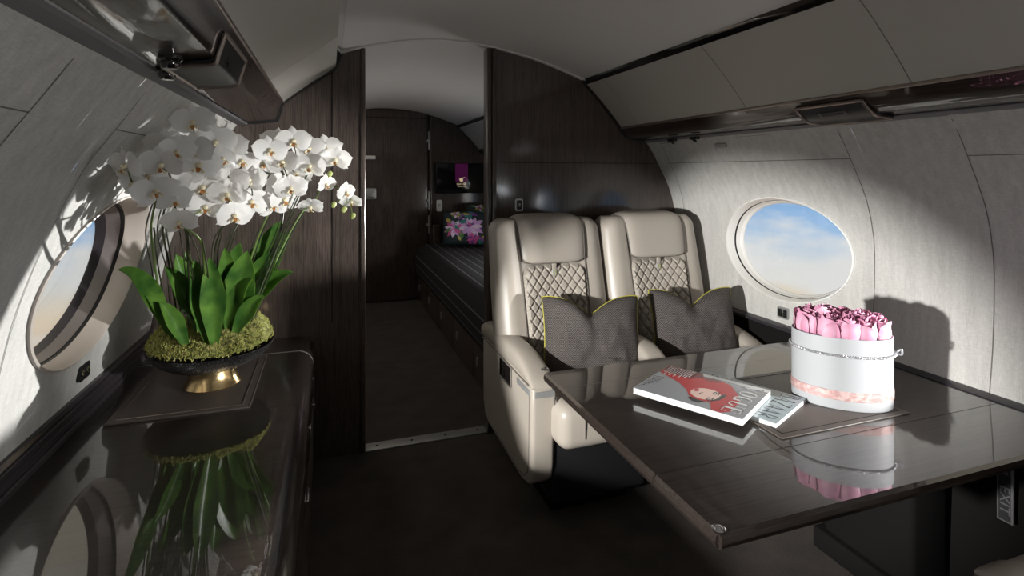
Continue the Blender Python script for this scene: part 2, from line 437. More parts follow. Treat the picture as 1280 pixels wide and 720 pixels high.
t = thing('wall_screen', 'wide black wall screen showing a purple band above the bed', 'screen', ((p0.x+p1.x)/2, YF, (p0.z+p1.z)/2))
w_, h_ = p1.x-p0.x, p0.z-p1.z
b = MB(); b.box((-w_/2, -.045, -h_/2), (w_/2, 0, h_/2), .006); b.build('screen_body', 'screen', t)
bx = w_*(576-578)/66; b = MB(); b.poly([(bx-.065, -.0458, -.04), (bx+.065, -.0458, -.04), (bx+.065, -.0458, h_/2-.004), (bx-.065, -.0458, h_/2-.004)]); b.build('purple_band', 'screen_purple', t, smooth=False)
b = MB()      # small gold animal-head emblem
b.mi = 0
for ring in ([(-.03,-.01), (-.012,-.03), (.012,-.03), (.022,-.012), (.015,.012), (-.005,.022), (-.024,.012)], [(.015,.008), (.03,.02), (.052,.032), (.03,.028), (.012,.018)], [(-.026,.008), (-.036,.02), (-.03,.0)]):
    b.poly([(bx+x*.75, -.0465, z*.75-.012) for x, z in ring])
b.build('emblem', 'screen_gold', t, smooth=False)
def text_obj(s, size, name, mt, parent, loc, rot, ext=.0004, xs=1.0):
    c = bpy.data.curves.new(name, 'FONT'); c.body = s; c.size = size; c.align_x = 'CENTER'; c.align_y = 'CENTER'; c.extrude = ext
    tmp = bpy.data.objects.new('tmp', c); COL.objects.link(tmp); bpy.context.view_layer.update()
    me = bpy.data.meshes.new_from_object(tmp.evaluated_get(bpy.context.evaluated_depsgraph_get())); bpy.data.objects.remove(tmp); bpy.data.curves.remove(c)
    me.materials.clear(); me.materials.append(M[mt]); o = bpy.data.objects.new(name, me); COL.objects.link(o); o.parent = parent; o.location = loc; o.rotation_euler = rot; o.scale = (xs, 1, 1); return o
text_obj('QATAR', .026, 'lettering', 'screen_gold', t, (bx, -.0465, -.060), (PI/2, 0, 0), xs=1.2)
text_obj('EXECUTIVE', .011, 'lettering', 'screen_gold', t, (bx, -.0465, -.085), (PI/2, 0, 0), xs=1.3)
# ------------------------------------------------------------------ overhead lockers
def locker(side, y0, y1, seams, label, sub=''):
    if side == 'right':
        top = [(1.246,.486), (1.252,.470), (1.262,.452)]
        face = [(1.262,.452), (1.315,.402), (1.365,.350), (1.415,.294), (1.464,.234)]
        val = [(1.464,.230), (1.492,.200), (1.520,.181), (1.535,.176), (1.575,.172), (1.612,.170)]
        lip = (1.464,.232)
        back = [(1.66,.20), (1.66,.50), (1.25,.52)]
    else:
        top = [(.058,.541), (.046,.515), (.030,.469)]
        face = [(.030,.469), (-.018,.430), (-.074,.390), (-.130,.347), (-.187,.301)]
        val = [(-.187,.298), (-.200,.262), (-.210,.228), (-.218,.222), (-.270,.214), (-.322,.209)]
        lip = (-.187,.300)
        back = [(-.40,.24), (-.40,.54), (.05,.56)]
    sg = 1 if side == 'right' else -1
    t = thing('overhead_locker', label, 'overhead locker', ((lip[0]+back[0][0])/2, (y0+y1)/2, lip[1]+H))
    L = t.location.copy()
    def strip(pts, ya, yb, th, nm, mt, bev=0, inner=None):
        b = MB(); pts = [(p.x, p.y) for p in crom([(x, z, 0) for x, z in pts], 6)]
        outp = [(x+sg*th*.7, z+th*.7) for x, z in pts]
        b.prism([(x-L.x, z+H-L.z) for x, z in pts + outp[::-1]], ya-L.y, yb-L.y, 'Y')
        return b.build(nm, mt, t, angle=35)
    strip(top, y0, y1, .012, 'top_rail', 'black_gloss')
    ed = [y0] + seams + [y1-.004]
    for a, c in zip(ed, ed[1:]):
        strip(face, a+.0018, c-.0018, .012, 'locker_door', 'panel')
    b = MB(); b.prism([(x-L.x, z+H-L.z) for x, z in [(x+sg*.018, z+.012) for x, z in face] + [(back[1][0], back[1][1]), (back[0][0], back[0][1]), (val[-1][0], val[-1][1]+.012)]], y0-L.y+.003, y1-L.y-.003, 'Y'); b.build('carcass', 'dark', t, smooth=False)
    strip(val, y0, y1, .010, 'valance', 'wood_y')
    b = MB(); b.tube([Vector((lip[0]-L.x, y0-L.y, lip[1]+H-L.z)), Vector((lip[0]-L.x, y1-L.y, lip[1]+H-L.z))], .0055, 10); b.build('bronze_lip', 'bronze', t)
    # end strip against the partition
    pts = [(x-sg*.006, z-.006) for x, z in top+face[1:]+val[1:]]
    b = MB(); pq = [(p.x, p.y) for p in crom([(x, z, 0) for x, z in pts], 4)]
    b.prism([(x-L.x, z+H-L.z) for x, z in pq + [(x+sg*.012, z+.012) for x, z in pq][::-1]], y1-L.y-.012, y1-L.y, 'Y'); b.build('end_strip', 'black', t)
    return t, L
lr, Lr = locker('right', YN+.02, YB-.003, [-.2, 1.02, 1.62, 2.36], 'long pale overhead locker above the right window with dark glossy valance')
ll, Ll = locker('left', YN+.02, YB-.003, [-.2, .9, 1.95], 'long pale overhead locker above the left window and orchids')
l2, L2 = locker('right', YB+.055, YF-.003, [3.9, 5.05], 'overhead locker in the rear room above the bed')
# service panel under each locker
def service(parent, L, side, yc, ln):
    t = []
    if side == 'right': pts = [(1.476,.213), (1.505,.186), (1.535,.171), (1.575,.166), (1.600,.164)]; sg = -1
    else: pts = [(-.194,.275), (-.206,.235), (-.214,.215), (-.250,.209), (-.300,.203)]; sg = 1
    pl = crom([(x, z, 0) for x, z in pts], 6)
    def P(a, c, off):
        i = c*(len(pl)-1); k = min(int(i), len(pl)-2); p = pl[k].lerp(pl[k+1], i-k)
        return Vector((p.x+sg*off*.5-L.x, yc+ln*(a-.5)-L.y, p.y-off*.8+H-L.z))
    b = MB()
    top = b.grid(lambda a, c: P(a, c, .005), 8, 18); bot = b.grid(lambda a, c: P(a, c, -.006), 8, 18)
    def edge(g): return [r[0] for r in g] + g[-1][1:] + [r[-1] for r in g[::-1][1:]] + g[0][::-1][1:-1]
    e1, e2 = edge(top), edge(bot)
    for i in range(len(e1)): b.face([e1[i], e1[(i+1) % len(e1)], e2[(i+1) % len(e1)], e2[i]])
    o = b.build('service_panel', 'black', parent)
    b = MB(); loop = [P(0, c/18, .005) for c in range(19)] + [P(a/8, 1, .005) for a in range(1, 9)] + [P(1, c/18, .005) for c in range(17, -1, -1)] + [P(a/8, 0, .005) for a in range(7, -1, -1)]
    b.tube(loop, .0045, 8); b.build('panel_rim', 'bronze', o)
    b = MB(); b.grid(lambda a, c: P(.32+.1*a if side == 'left' else .3+.4*a, .18+.12*c, .0072), 3, 3); b.build('slot', 'chrome' if side == 'left' else 'greytrim', o)
    b = MB(); b.grid(lambda a, c: P(.36+.3*a if side == 'left' else .33+.34*a, .20+.08*c, .0085), 3, 3); b.build('slot_inset', 'black', o)
    return P
pr_ = atY(1055, 137, 1.0)
service(lr, Lr, 'right', 1.29, .24)
PL = service(ll, Ll, 'left', 1.32, .27)
# two black reading-light knobs next to the left service panel
for k, (yy, xx, zz) in enumerate(((1.14, -.275, .206), (1.26, -.310, .2035))):
    b = MB(); b.lathe([(.0, -.018), (.012, -.0175), (.016, -.012), (.016, -.004), (.020, .0), (.020, .008)], 24); b.build('reading_light', 'black_gloss', ll, loc=Vector((xx, yy, zz+H))-Ll)
# grey trim under the left locker, slim trim under the right one
b = MB(); b.prism([(-.324,H+.206), (-.330,H+.200), (-.368,H+.199), (-.372,H+.212), (-.350,H+.222)], YN, YB-.004, 'Y'); trim(b, 'greytrim')
b = MB(); b.prism([(1.606,H+.168), (1.612,H+.162), (1.628,H+.156), (1.636,H+.168), (1.62,H+.18)], YN, YB-.004, 'Y'); trim(b, 'greytrim')
# little vent and hooks below the right locker
q = PWR(1.985, invR(.118)); b = MB(); b.prism(rrect(.075, .020, .009), -.003, .003, 'X'); o = b.build('vent_slot', 'steel', loc=q+Vector((-.004,0,0))); o.rotation_euler[1] = -math.radians(38); tag(o, 'small grey oval vent slot on the wall panel above the right window', 'vent')
for yy in (2.25, 2.08):
    b = MB(); b.box((-.012, -.025, -.008), (.012, .025, .006), .004); b.cyl((0,-.01,-.016), (0,.012,-.006), .006, 10); o = b.build('trim_clip', 'black', loc=(1.585, yy, H+.156)); tag(o, 'small black clip under the right locker, %s' % ('farther one by the partition' if yy > 2.2 else 'nearer one above the vent slot'), 'clip')

# ------------------------------------------------------------------ ledges
b = MB()
pts = [(-.690,H-.636), (-.674,H-.638), (-.670,H-.650), (-.676,H-.656), (-.668,H-.660), (-.668,H-.672), (-.675,H-.676), (-.667,H-.682), (-.667,H-.696), (-.672,H-.700), (-.664,H-.704), (-.664,H-.717), (-.70,H-.717)]
b.prism(pts, YN, YB-.003, 'Y'); trim(b, 'plum', angle=20)
b = MB(); b.prism([(1.765,H-.652), (1.765,H-.640), (1.785,H-.632), (1.805,H-.632), (1.805,H-.652)], YN, YB-.003, 'Y'); trim(b, 'plum')

# ------------------------------------------------------------------ credenza
ZC = H-.7175
t = thing('credenza', 'long dark glossy wood credenza with rounded edge under the left window', 'credenza', (-.36, 1.0, 0))
def cred(o): o.location -= Vector((-.36, 1.0, 0)); return o
XS, RC = -.058, .062
arc = [(XS-RC+RC*math.sin(k*PI/20), ZC-RC+RC*math.cos(k*PI/20)) for k in range(11)]
Y2 = YB-.006
for ya, yb in ((YN+.1, 1.795), (1.797, 2.330), (2.336, Y2)):
    b = MB(); b.prism([(-.664, ZC-.03), (-.664, ZC)] + arc + [(XS, ZC-.16), (XS-.02, ZC-.16), (XS-.02, ZC-.03)], ya, yb, 'Y'); cred(b.build('top', 'wood_x', t, angle=25))
b = MB(); b.prism([(-.664, ZC+.0003), (-.664, ZC-.02)] + [(x, z-.02) for x, z in arc][:1] + [(XS-.004, ZC-RC)] + [(x+.0003, z+.0003) for x, z in arc][::-1], 2.330, 2.336, 'Y'); cred(b.build('inlay', 'steel', t, angle=25))
b = MB(); b.box((-.655, YN+.12, .0), (XS-.012, Y2, ZC-.031), .003); cred(b.build('body', 'wood_v', t))
for k, (ya, yb) in enumerate(((-1.1, -.42), (-.41, .28), (.29, .98), (.99, 1.68), (1.69, 2.33))):
    b = MB(); b.box((XS-.012, ya, .08), (XS-.002, yb, ZC-.165), .003); dd = cred(b.build('cabinet_door', 'wood_v', t))
    b = MB(); b.box((XS-.002, yb-.10, ZC-.20), (XS+.007, yb-.03, ZC-.18), .003); h = b.build('latch', 'chrome', dd)
b = MB(); b.box((XS-.001, 2.20, ZC-.13), (XS+.006, 2.235, ZC-.07), .002); cred(b.build('latch', 'chrome', t))
b = MB(); b.box((XS-.001, 1.80, ZC-.14), (XS+.006, 1.84, ZC-.08), .002); cred(b.build('latch', 'chrome', t))
# desk mat on the credenza
c4 = [atZ(138, 528, ZC), atZ(311, 513, ZC), atZ(335, 446, ZC), atZ(192, 448, ZC)]
mx0, mx1, my0, my1 = -.60, -.228, 1.812, 2.305
t = thing('leather_mat', 'brown leather mat with stitched border on the credenza under the orchid bowl', 'mat', ((mx0+mx1)/2, (my0+my1)/2, ZC))
w_, h_ = mx1-mx0, my1-my0
b = MB(); b.box((-w_/2, -h_/2, 0), (w_/2, h_/2, .006), .002); b.build('mat_body', 'mat_leather', t)
b = MB()
for s in (1,):
    i = .022; b.tube([(-w_/2+i, -h_/2+i, .006), (w_/2-i, -h_/2+i, .006), (w_/2-i, h_/2-i, .006), (-w_/2+i, h_/2-i, .006), (-w_/2+i, -h_/2+i, .006)], .0011, 6)
b.build('border_stitch', 'bronze', t)
b = MB(); b.box((w_/2-.001, -h_/2, .0015), (w_/2+.0015, h_/2, .0065), .0005); b.build('edge_band', 'bronze', t)

# ------------------------------------------------------------------ footed bowl, moss, orchids
BC = Vector((-.372, 2.055, ZC+.0062))
t = thing('footed_bowl', 'wide black hobnail bowl on a brass foot filled with moss', 'bowl', BC)
b = MB(); b.lathe([(.0,.0), (.086,.0), (.088,.003), (.084,.010), (.076,.024), (.071,.040), (.070,.062), (.0,.062)], 56); b.build('foot', 'brass', t)
b = MB(); b.lathe([(.0,.058), (.07,.058), (.10,.063), (.135,.076), (.165,.096), (.185,.118), (.191,.130), (.188,.132), (.181,.122), (.16,.104), (.12,.086), (.0,.074)], 72)
b.build('bowl_shell', 'bowl', t)
def moss_h(x, y):
    r = math.hypot(x, y)/.192
    e = max(0., 1-r**3.4)
    n = noise.noise(Vector((x*16, y*16, 3)))*.022 + noise.noise(Vector((x*45, y*45, 9)))*.009
    lump = .056*math.exp(-((x+.115)**2+(y+.02)**2)/.006) + .056*math.exp(-((x-.13)**2+(y-.0)**2)/.006)
    return .120 + e**.45*(.066+lump) + n*min(1, e*3)
b = MB(); NR, NT = 26, 80
rings = []
for i in range(NR+1):
    r = .1865*(i/NR); rings.append([Vector((r*math.cos(2*PI*k/NT), r*math.sin(2*PI*k/NT), moss_h(r*math.cos(2*PI*k/NT), r*math.sin(2*PI*k/NT)))) for k in range(NT)])
b.loft(rings[1:], caps=False); mo = b.build('moss', 'moss', t)
b = MB()
for i in range(7000):
    a = R.uniform(0, 2*PI); r = .189*math.sqrt(R.random()); x, y = r*math.cos(a), r*math.sin(a); z = moss_h(x, y)
    L = R.uniform(.004, .011); an = R.uniform(0, 2*PI); tl = R.uniform(0, 1.1)
    nrm = Vector((x*2.2+math.cos(an)*tl*.6, y*2.2+math.sin(an)*tl*.6, .7)).normalized(); s_ = nrm.orthogonal().normalized()*R.uniform(.0011,.0024)
    p = Vector((x, y, z-.002)); q_ = nrm.cross(s_)
    b.poly([p-s_, p+s_, p+nrm*L]); b.poly([p-q_, p+q_, p+nrm*L*.9])
mt_ = b.build('moss_tufts', 'moss2', t, smooth=False, recalc=False); mt_['kind'] = 'stuff'

def flower_mesh(seed):
    rr = random.Random(seed)
    b = MB()
    def petal(ang, L, W, cup, tw, base=.004, z0=0.):
        ca, sa = math.cos(ang), math.sin(ang)
        def f(a, c):
            t = a; s = 2*c-1
            wd = W*math.sin(PI*min(1, (t*.90+.07)**.80))**.62 * (1 if t < .999 else .3)
            x = base + L*t*(1-.10*s*s*t); y = s*wd
            z = z0 + cup*(t*t)*L - .22*W*(s*s)*math.sin(PI*t) + tw*s*t*W + .06*L*math.sin(t*PI)
            return Vector((x*ca-y*sa, x*sa+y*ca, z))
        b.grid(f, 7, 6)
    j = lambda s=.1: rr.uniform(-s, s)
    petal(PI/2+j(), .046, .0155, -.12+j(.2), j(.2), z0=-.002)
    petal(PI*7/6+j(), .045, .0150, -.10+j(.25), j(.2), z0=-.002)
    petal(-PI/6+j(), .045, .0150, -.10+j(.25), j(.2), z0=-.002)
    petal(PI-.22+j(), .052, .031, .05+j(.25), j(.25), z0=.0015)
    petal(.22+j(), .052, .031, .05+j(.25), j(.25), z0=.0015)
    return b
def lip_mesh():
    b = MB()
    b.lathe([(.0,.0), (.006,.002), (.0075,.008), (.005,.013), (.0,.015)], 12, (0,.001,0))
    for s in (-1, 1):
        b.grid(lambda a, c: Vector((s*(.003+.012*a*math.sin(PI*(.2+.6*c))), -.003-.016*a+.01*c*a, .006+.011*math.sin(PI*a*.8)+.003*c)), 4, 4)
    b.mi = 1
    b.grid(lambda a, c: Vector(((2*c-1)*.006*(1-.5*a), -.006-.012*a, .008+.009*math.sin(PI*a))), 4, 4)
    for v in b.bm.verts: v.co *= .92
    return b
protos = []
for sd in range(4):
    o = flower_mesh(sd).build('flower', 'orchid_white', recalc=False)
    l_ = lip_mesh().build('lip', ['orchid_lip', 'orchid_red'], o)
    protos.append(o)
bmb = MB(); bmb.lathe([(.0,-.013), (.006,-.010), (.0095,.0), (.008,.009), (.0,.014)], 14); budp = bmb.build('bud', 'bud')
used = [False]*5
def dup_flower(k, parent, loc, rot, sc):
    src = protos[k]
    if not used[k]: o = src; used[k] = True
    else:
        o = src.copy(); COL.objects.link(o)
        l = src.children[0].copy(); COL.objects.link(l); l.parent = o
    o.parent = parent; o.location = loc; o.rotation_euler = rot; o.scale = (sc, sc, sc); return o
ZM = BC.z+.15
CAM = Vector((0, 0, H))
def ydep(u):
    if u < 330: return 1.32 + (u-150)/(330-150)*(.60)
    return 1.92 + (u-330)/110*.16
FL = {1:(242,153),2:(242,187),3:(206,180),4:(203,206),5:(184,220),6:(158,208),7:(270,178),8:(287,184),9:(248,206),10:(214,227),11:(195,241),12:(253,234),13:(217,250),14:(262,214),15:(289,230),16:(285,243),17:(256,260),18:(225,278),19:(314,253),20:(292,270),21:(232,200),22:(302,203),23:(312,226),24:(231,219),25:(276,200),26:(168,231),27:(220,190),28:(266,183),
      31:(327,205),32:(337,189),33:(345,177),34:(367,177),35:(387,187),36:(408,186),37:(420,200),38:(373,217),39:(388,208),40:(348,232),41:(364,236),42:(341,258),43:(355,250),44:(407,231),45:(389,259),46:(432,241),47:(440,252),48:(354,204),49:(400,197)}
spikes = [
 ('L', [(206,398),(194,335),(189,285)], [11,5,26,6], 'white orchid spray at the far left, nearest the window'),
 ('L', [(222,400),(212,335),(203,280)], [10,4,3,27], 'white orchid spray leaning left, second from the window'),
 ('L', [(244,402),(236,340),(232,290)], [13,24,21,2,1], 'white orchid spray holding the topmost flower below the locker'),
 ('L', [(262,402),(256,340),(250,300)], [18,17,12,14,9,28], 'white orchid spray with the lowest hanging flower on the left'),
 ('L', [(276,392),(268,330),(275,290)], [20,16,15,25,7,8], 'white orchid spray in the middle of the bowl'),
 ('L', [(284,388),(282,330),(292,290)], [19,23,22], 'short white orchid spray between the left and right masses'),
 ('R', [(288,388),(318,310),(332,275)], [42,40,31,32,33], 'white orchid spray at the inner edge of the right mass'),
 ('R', [(298,388),(336,320),(352,280)], [43,41,48,38,34], 'white orchid spray in the centre of the right mass'),
 ('R', [(306,390),(342,320),(366,262)], [39,35,49,36,37], 'white orchid spray reaching the top right, in front of the partition'),
 ('R', [(312,388),(350,315),(378,265)], [45,44,46,47], 'white orchid spray drooping to the far right with green buds'),
]
LEAVES = {0:[((218,394),(180,368),1.95,1.84,.020), ((212,372),(148,337),1.97,1.72,.030)], 1:[((233,396),(199,378),1.92,1.86,.026), ((255,392),(206,334),1.99,1.86,.034)], 2:[((244,396),(232,314),2.04,2.03,.030), ((249,393),(220,318),2.02,1.97,.036)],
          3:[((262,404),(243,325),1.93,1.86,.040), ((268,404),(262,322),1.92,1.84,.038)], 4:[((278,394),(316,348),1.97,1.84,.026), ((272,380),(300,304),2.05,2.02,.046)], 5:[((296,394),(338,316),2.05,1.99,.034), ((286,384),(281,310),2.0,1.9,.036)],
          6:[((288,386),(309,314),1.97,1.92,.052)], 7:[((300,388),(352,276),2.04,2.02,.050)], 8:[((303,390),(362,290),2.07,2.08,.042)], 9:[((308,392),(346,300),2.09,2.06,.032), ((301,392),(366,340),2.06,2.0,.030), ((292,396),(330,370),1.96,1.93,.028)]}
for si, (sd, st_, fl, lab) in enumerate(spikes):
    base = atY(*st_[0], 2.02 + .03*math.sin(si*2.1))
    # pull the base onto the moss
    lx, ly = base.x-BC.x, base.y-BC.y
    base.z = BC.z + moss_h(lx, ly) - .012
    t = thing('orchid_plant', lab, 'orchid', base, 0, 'white orchids in the footed bowl')
    fp = [atY(FL[k][0], FL[k][1], ydep(FL[k][0]) + .07*math.sin(k*2.7)) for k in fl]
    y1 = fp[0].y
    ctl = [base] + [atY(u, v, 2.02+(y1-2.02)*w) for (u, v), w in zip(st_[1:], (.35, .72))]
    back = [p + (p-CAM).normalized()*.035 for p in fp]
    path = crom(ctl + back, 10)
    rad = [.0032 - .0016*i/len(path) for i in range(len(path))]
    b = MB(); b.tube([p-base for p in path], rad, 8); b.build('stem', 'stem' if si % 3 else 'stem_green', t)
    # support cane
    cane = crom([base+Vector((.012,.006,0)), ctl[1]+Vector((.008,0,0)), ctl[2]+Vector((.006,0,.0))], 6)
    b = MB(); b.tube([p-base for p in cane], .0022, 6); b.build('support_cane', 'stem', t)
    c2 = crom([base+Vector((-.022,.020,-.004)), (ctl[1]+base)/2+Vector((-.016,.012,.0)), ctl[1]+Vector((-.010,.004,.0)), ctl[2]+Vector((-.012,.0,-.01)), back[0]], 6)
    b = MB(); b.tube([p-base for p in c2], .0018, 6); b.build('stem', 'stem', t)
    for i, k in enumerate(fl):
        p = fp[i]
        b = MB(); b.tube([p2-base for p2 in crom([back[i], (back[i]+p)/2+Vector((0,0,.006)), p], 4)], .0014, 6); b.build('flower_stalk', 'stem_green', t)
        tocam = (CAM-p).normalized()
        rr = random.Random(k*13+5)
        n = (tocam + Vector((rr.uniform(-.6,.75), rr.uniform(-.4,.3), rr.uniform(-.45,.35)))).normalized()
        if k in (6, 44, 26, 46): n = (tocam + Vector((-1.0 if k in (6, 26) else .9, .1, -.2))).normalized()
        if k in (45, 47): n = (tocam + Vector((-.5, 0, -.9))).normalized()
        up = Vector((rr.uniform(-.2,.2), 0, 1)); xx = up.cross(n).normalized(); yy = n.cross(xx)
        mx = Matrix((xx, yy, n)).transposed()
        dup_flower(k % 4, t, p-base, mx.to_euler(), rr.uniform(1.0, 1.16)*(.86 if FL[k][0] < 240 else 1.)*(.80 if k in (45, 46, 47, 44) else 1.0))
    if si == 9:
        for (u, v) in ((412,218), (417,256), (441,270), (430,262)):
            p = atY(u, v, 2.05)
            if not used[4]: o = budp; used[4] = True
            else: o = budp.copy(); COL.objects.link(o)
            o.parent = t; o.location = p-base; o.rotation_euler = (R.uniform(-.5,.5), R.uniform(-.5,.5), 0)
        b = MB(); e = back[-1]
        for (u, v) in ((412,218), (417,256), (441,270), (430,262)):
            q_ = min(path, key=lambda w: (w-atY(u, v, 2.05)).length); b.tube([q_-base, atY(u, v, 2.05)-base], .0012, 6)
        b.build('bud_stalk', 'stem_green', t)
    for (bp, tp, yb_, yt_, wd) in LEAVES[si]:
        A, B = atY(*bp, yb_), atY(*tp, yt_)
        lx, ly = A.x-BC.x, A.y-BC.y; A.z = BC.z + moss_h(lx, ly) - .012
        mid = (A+B)/2 + Vector((0, 0, .35*math.hypot(B.x-A.x, B.y-A.y)+.01))
        cv = [A*(1-q)**2 + mid*2*q*(1-q) + B*q*q for q in [i/16 for i in range(17)]]
        b = MB()
        def lf(a, c, th=0.):
            i = min(15, int(a*16)); p = cv[i].lerp(cv[i+1], a*16-i); tg = (cv[i+1]-cv[i]).normalized()
            view = (CAM-p).normalized(); sdv = tg.cross(view+Vector((.1,0,.25))).normalized(); nn = sdv.cross(tg)
            w = wd*(math.sin(PI*(.12+.88*a)**.8) ** .7 if a < .999 else .02) * (.45+.55*min(1, a*2.2))
            s = 2*c-1
            return p + sdv*w*s + nn*(w*.42*(abs(s)**1.4) + th) - base
        b.grid(lf, 16, 6); b.grid(lambda a, c: lf(a, c, -.002), 16, 6)
        b.build('leaf', 'leaf', t)

# ------------------------------------------------------------------ table
ZT = H-.643
TX0, TX1, TY0, TY1 = .650, 1.762, .786, 1.618
t = thing('cabin_table', 'dark glossy wood table in front of the seats, reaching out from the right wall', 'table', (1.2, 1.2, 0))
TL = Vector((1.2, 1.2, 0))
SEAM = .993
def tslab(y0, y1):
    b = MB()
    pr2 = [(TX0+.016, ZT-.030), (TX0+.004, ZT-.026), (TX0, ZT-.016), (TX0+.002, ZT-.006), (TX0+.009, ZT), (TX1, ZT), (TX1, ZT-.030)]
    b.prism([(x-TL.x, z) for x, z in pr2], y0-TL.y, y1-TL.y, 'Y', bev=0)
    return b
b = tslab(SEAM+.001, TY1-.010); b.build('table_leaf', 'wood_x', t, angle=25)
b = tslab(TY0+.010, SEAM-.001); b.build('table_leaf', 'wood_x', t, angle=25)
for ys, sg in ((TY0+.010, -1), (TY1-.010, 1)):
    b = MB(); pr2 = [(ys, ZT-.030), (ys+sg*.006, ZT-.026), (ys+sg*.010, ZT-.016), (ys+sg*.008, ZT-.006), (ys+sg*.001, ZT), (ys, ZT)]
    b.prism([(y-TL.y, z) for y, z in pr2], TX0+.008-TL.x, TX1-TL.x, 'X'); b.build('edge_moulding', 'wood_x', t, angle=25)
b = MB(); b.box((TX0+.02-TL.x, SEAM-.001-TL.y, ZT-.02), (TX1-TL.x, SEAM+.001-TL.y, ZT-.0008)); b.build('fold_seam', 'dark', t, smooth=False)
b = MB(); b.box((TX0+.02-TL.x, 1.478-TL.y, ZT-.002), (TX1-.3-TL.x, 1.4795-TL.y, ZT+.0002)); b.build('rear_line', 'bronze', t, smooth=False)
for u, v in ((898, 664), (679, 461)):
    p = atZ(u, v, ZT); b = MB(); b.lathe([(.013, 0), (.013, .002), (.010, .004), (.007, .0035), (.004, .006), (0, .0065)], 20); b.build('button', 'chrome', t, loc=Vector((p.x+.004, p.y+.004 if v > 500 else p.y-.006, ZT))-TL)
b = MB(); b.box((1.58-TL.x, 1.10-TL.y, .06), (1.735-TL.x, 1.40-TL.y, ZT-.031), .02); b.box((1.56-TL.x, 1.08-TL.y, 0), (1.738-TL.x, 1.42-TL.y, .07), .008); b.build('wall_bracket', 'dark', t)
b = MB(); b.box((.80-TL.x, .90-TL.y, ZT-.05), (1.70-TL.x, 1.50-TL.y, ZT-.031), .004); b.build('underframe', 'black', t)
# placemat
t = thing('place_mat', 'dark leather mat on the table beneath the round white flower box', 'mat', (1.247, 1.197, ZT))
b = MB(); b.box((-.216, -.173, 0), (.216, .173, .004), .0015); b.build('mat_body', 'mat_leather', t)
i = .018; b = MB(); b.tube([(-.216+i, -.173+i, .004), (.216-i, -.173+i, .004), (.216-i, .173-i, .004), (-.216+i, .173-i, .004), (-.216+i, -.173+i, .004)], .0008, 6); b.build('border_stitch', 'dark', t)

# ------------------------------------------------------------------ magazines
def letter(ch):
    P = []
    def rect(x0, y0, x1, y1): P.append([(x0,y0), (x1,y0), (x1,y1), (x0,y1)])
    def ring(x0, x1, y0, y1, a0, a1, thick=.24, thin=.05):
        cx, cy, rx, ry = (x0+x1)/2, (y0+y1)/2, (x1-x0)/2, (y1-y0)/2; n = 22
        for k in range(n):
            qs = []
            for a, inn in ((a0+(a1-a0)*k/n, 0), (a0+(a1-a0)*(k+1)/n, 0), (a0+(a1-a0)*(k+1)/n, 1), (a0+(a1-a0)*k/n, 1)):
                qs.append((cx+(rx-inn*thick)*math.cos(a), cy+(ry-inn*thin)*math.sin(a)))
            P.append(qs)
    if ch == 'V': P.append([(0,1), (.28,1), (.60,0), (.46,0)]); P.append([(.50,.10), (.55,0), (.98,1), (.92,1)]); rect(-.02,.95,.38,1); rect(.78,.95,1.05,1)
    if ch == 'O': ring(.02, .98, 0, 1, 0, 2*PI)
    if ch == 'G': ring(.02, .98, 0, 1, .25*PI, 1.72*PI); rect(.70,.02,.92,.46); rect(.56,.42,1.0,.47)
    if ch == 'U': rect(.10,.28,.34,1); rect(.80,.28,.86,1); ring(.10, .86, 0, .56, PI, 2*PI, .15, .08); rect(.0,.95,.44,1); rect(.68,.95,.98,1)
    if ch == 'E': rect(.10,0,.36,1); rect(0,.95,.88,1); rect(0,0,.92,.05); rect(.3,.48,.70,.53); rect(.84,.72,.88,1); rect(.88,0,.92,.28)
    if ch == 'B': rect(.10,0,.24,1); ring(.0, .82, .50, 1, -PI/2, PI/2, .16, .05); ring(.0, .92, 0, .55, -PI/2, PI/2, .16, .05)
    if ch == 'A': P.append([(.0,0), (.06,0), (.52,1), (.44,1)]); P.append([(.40,1), (.56,1), (.98,0), (.80,0)]); rect(.2,.30,.78,.35)
    if ch == 'Z': P.append([(.04,.0), (.22,.0), (.94,1), (.76,1)]); rect(.06,.95,.94,1); rect(.04,0,.96,.05)
    if ch == 'R': rect(.10,0,.24,1); ring(.0, .86, .48, 1, -PI/2, PI/2, .16, .05); P.append([(.40,.5), (.56,.5), (1.0,0), (.80,0)])
    return P
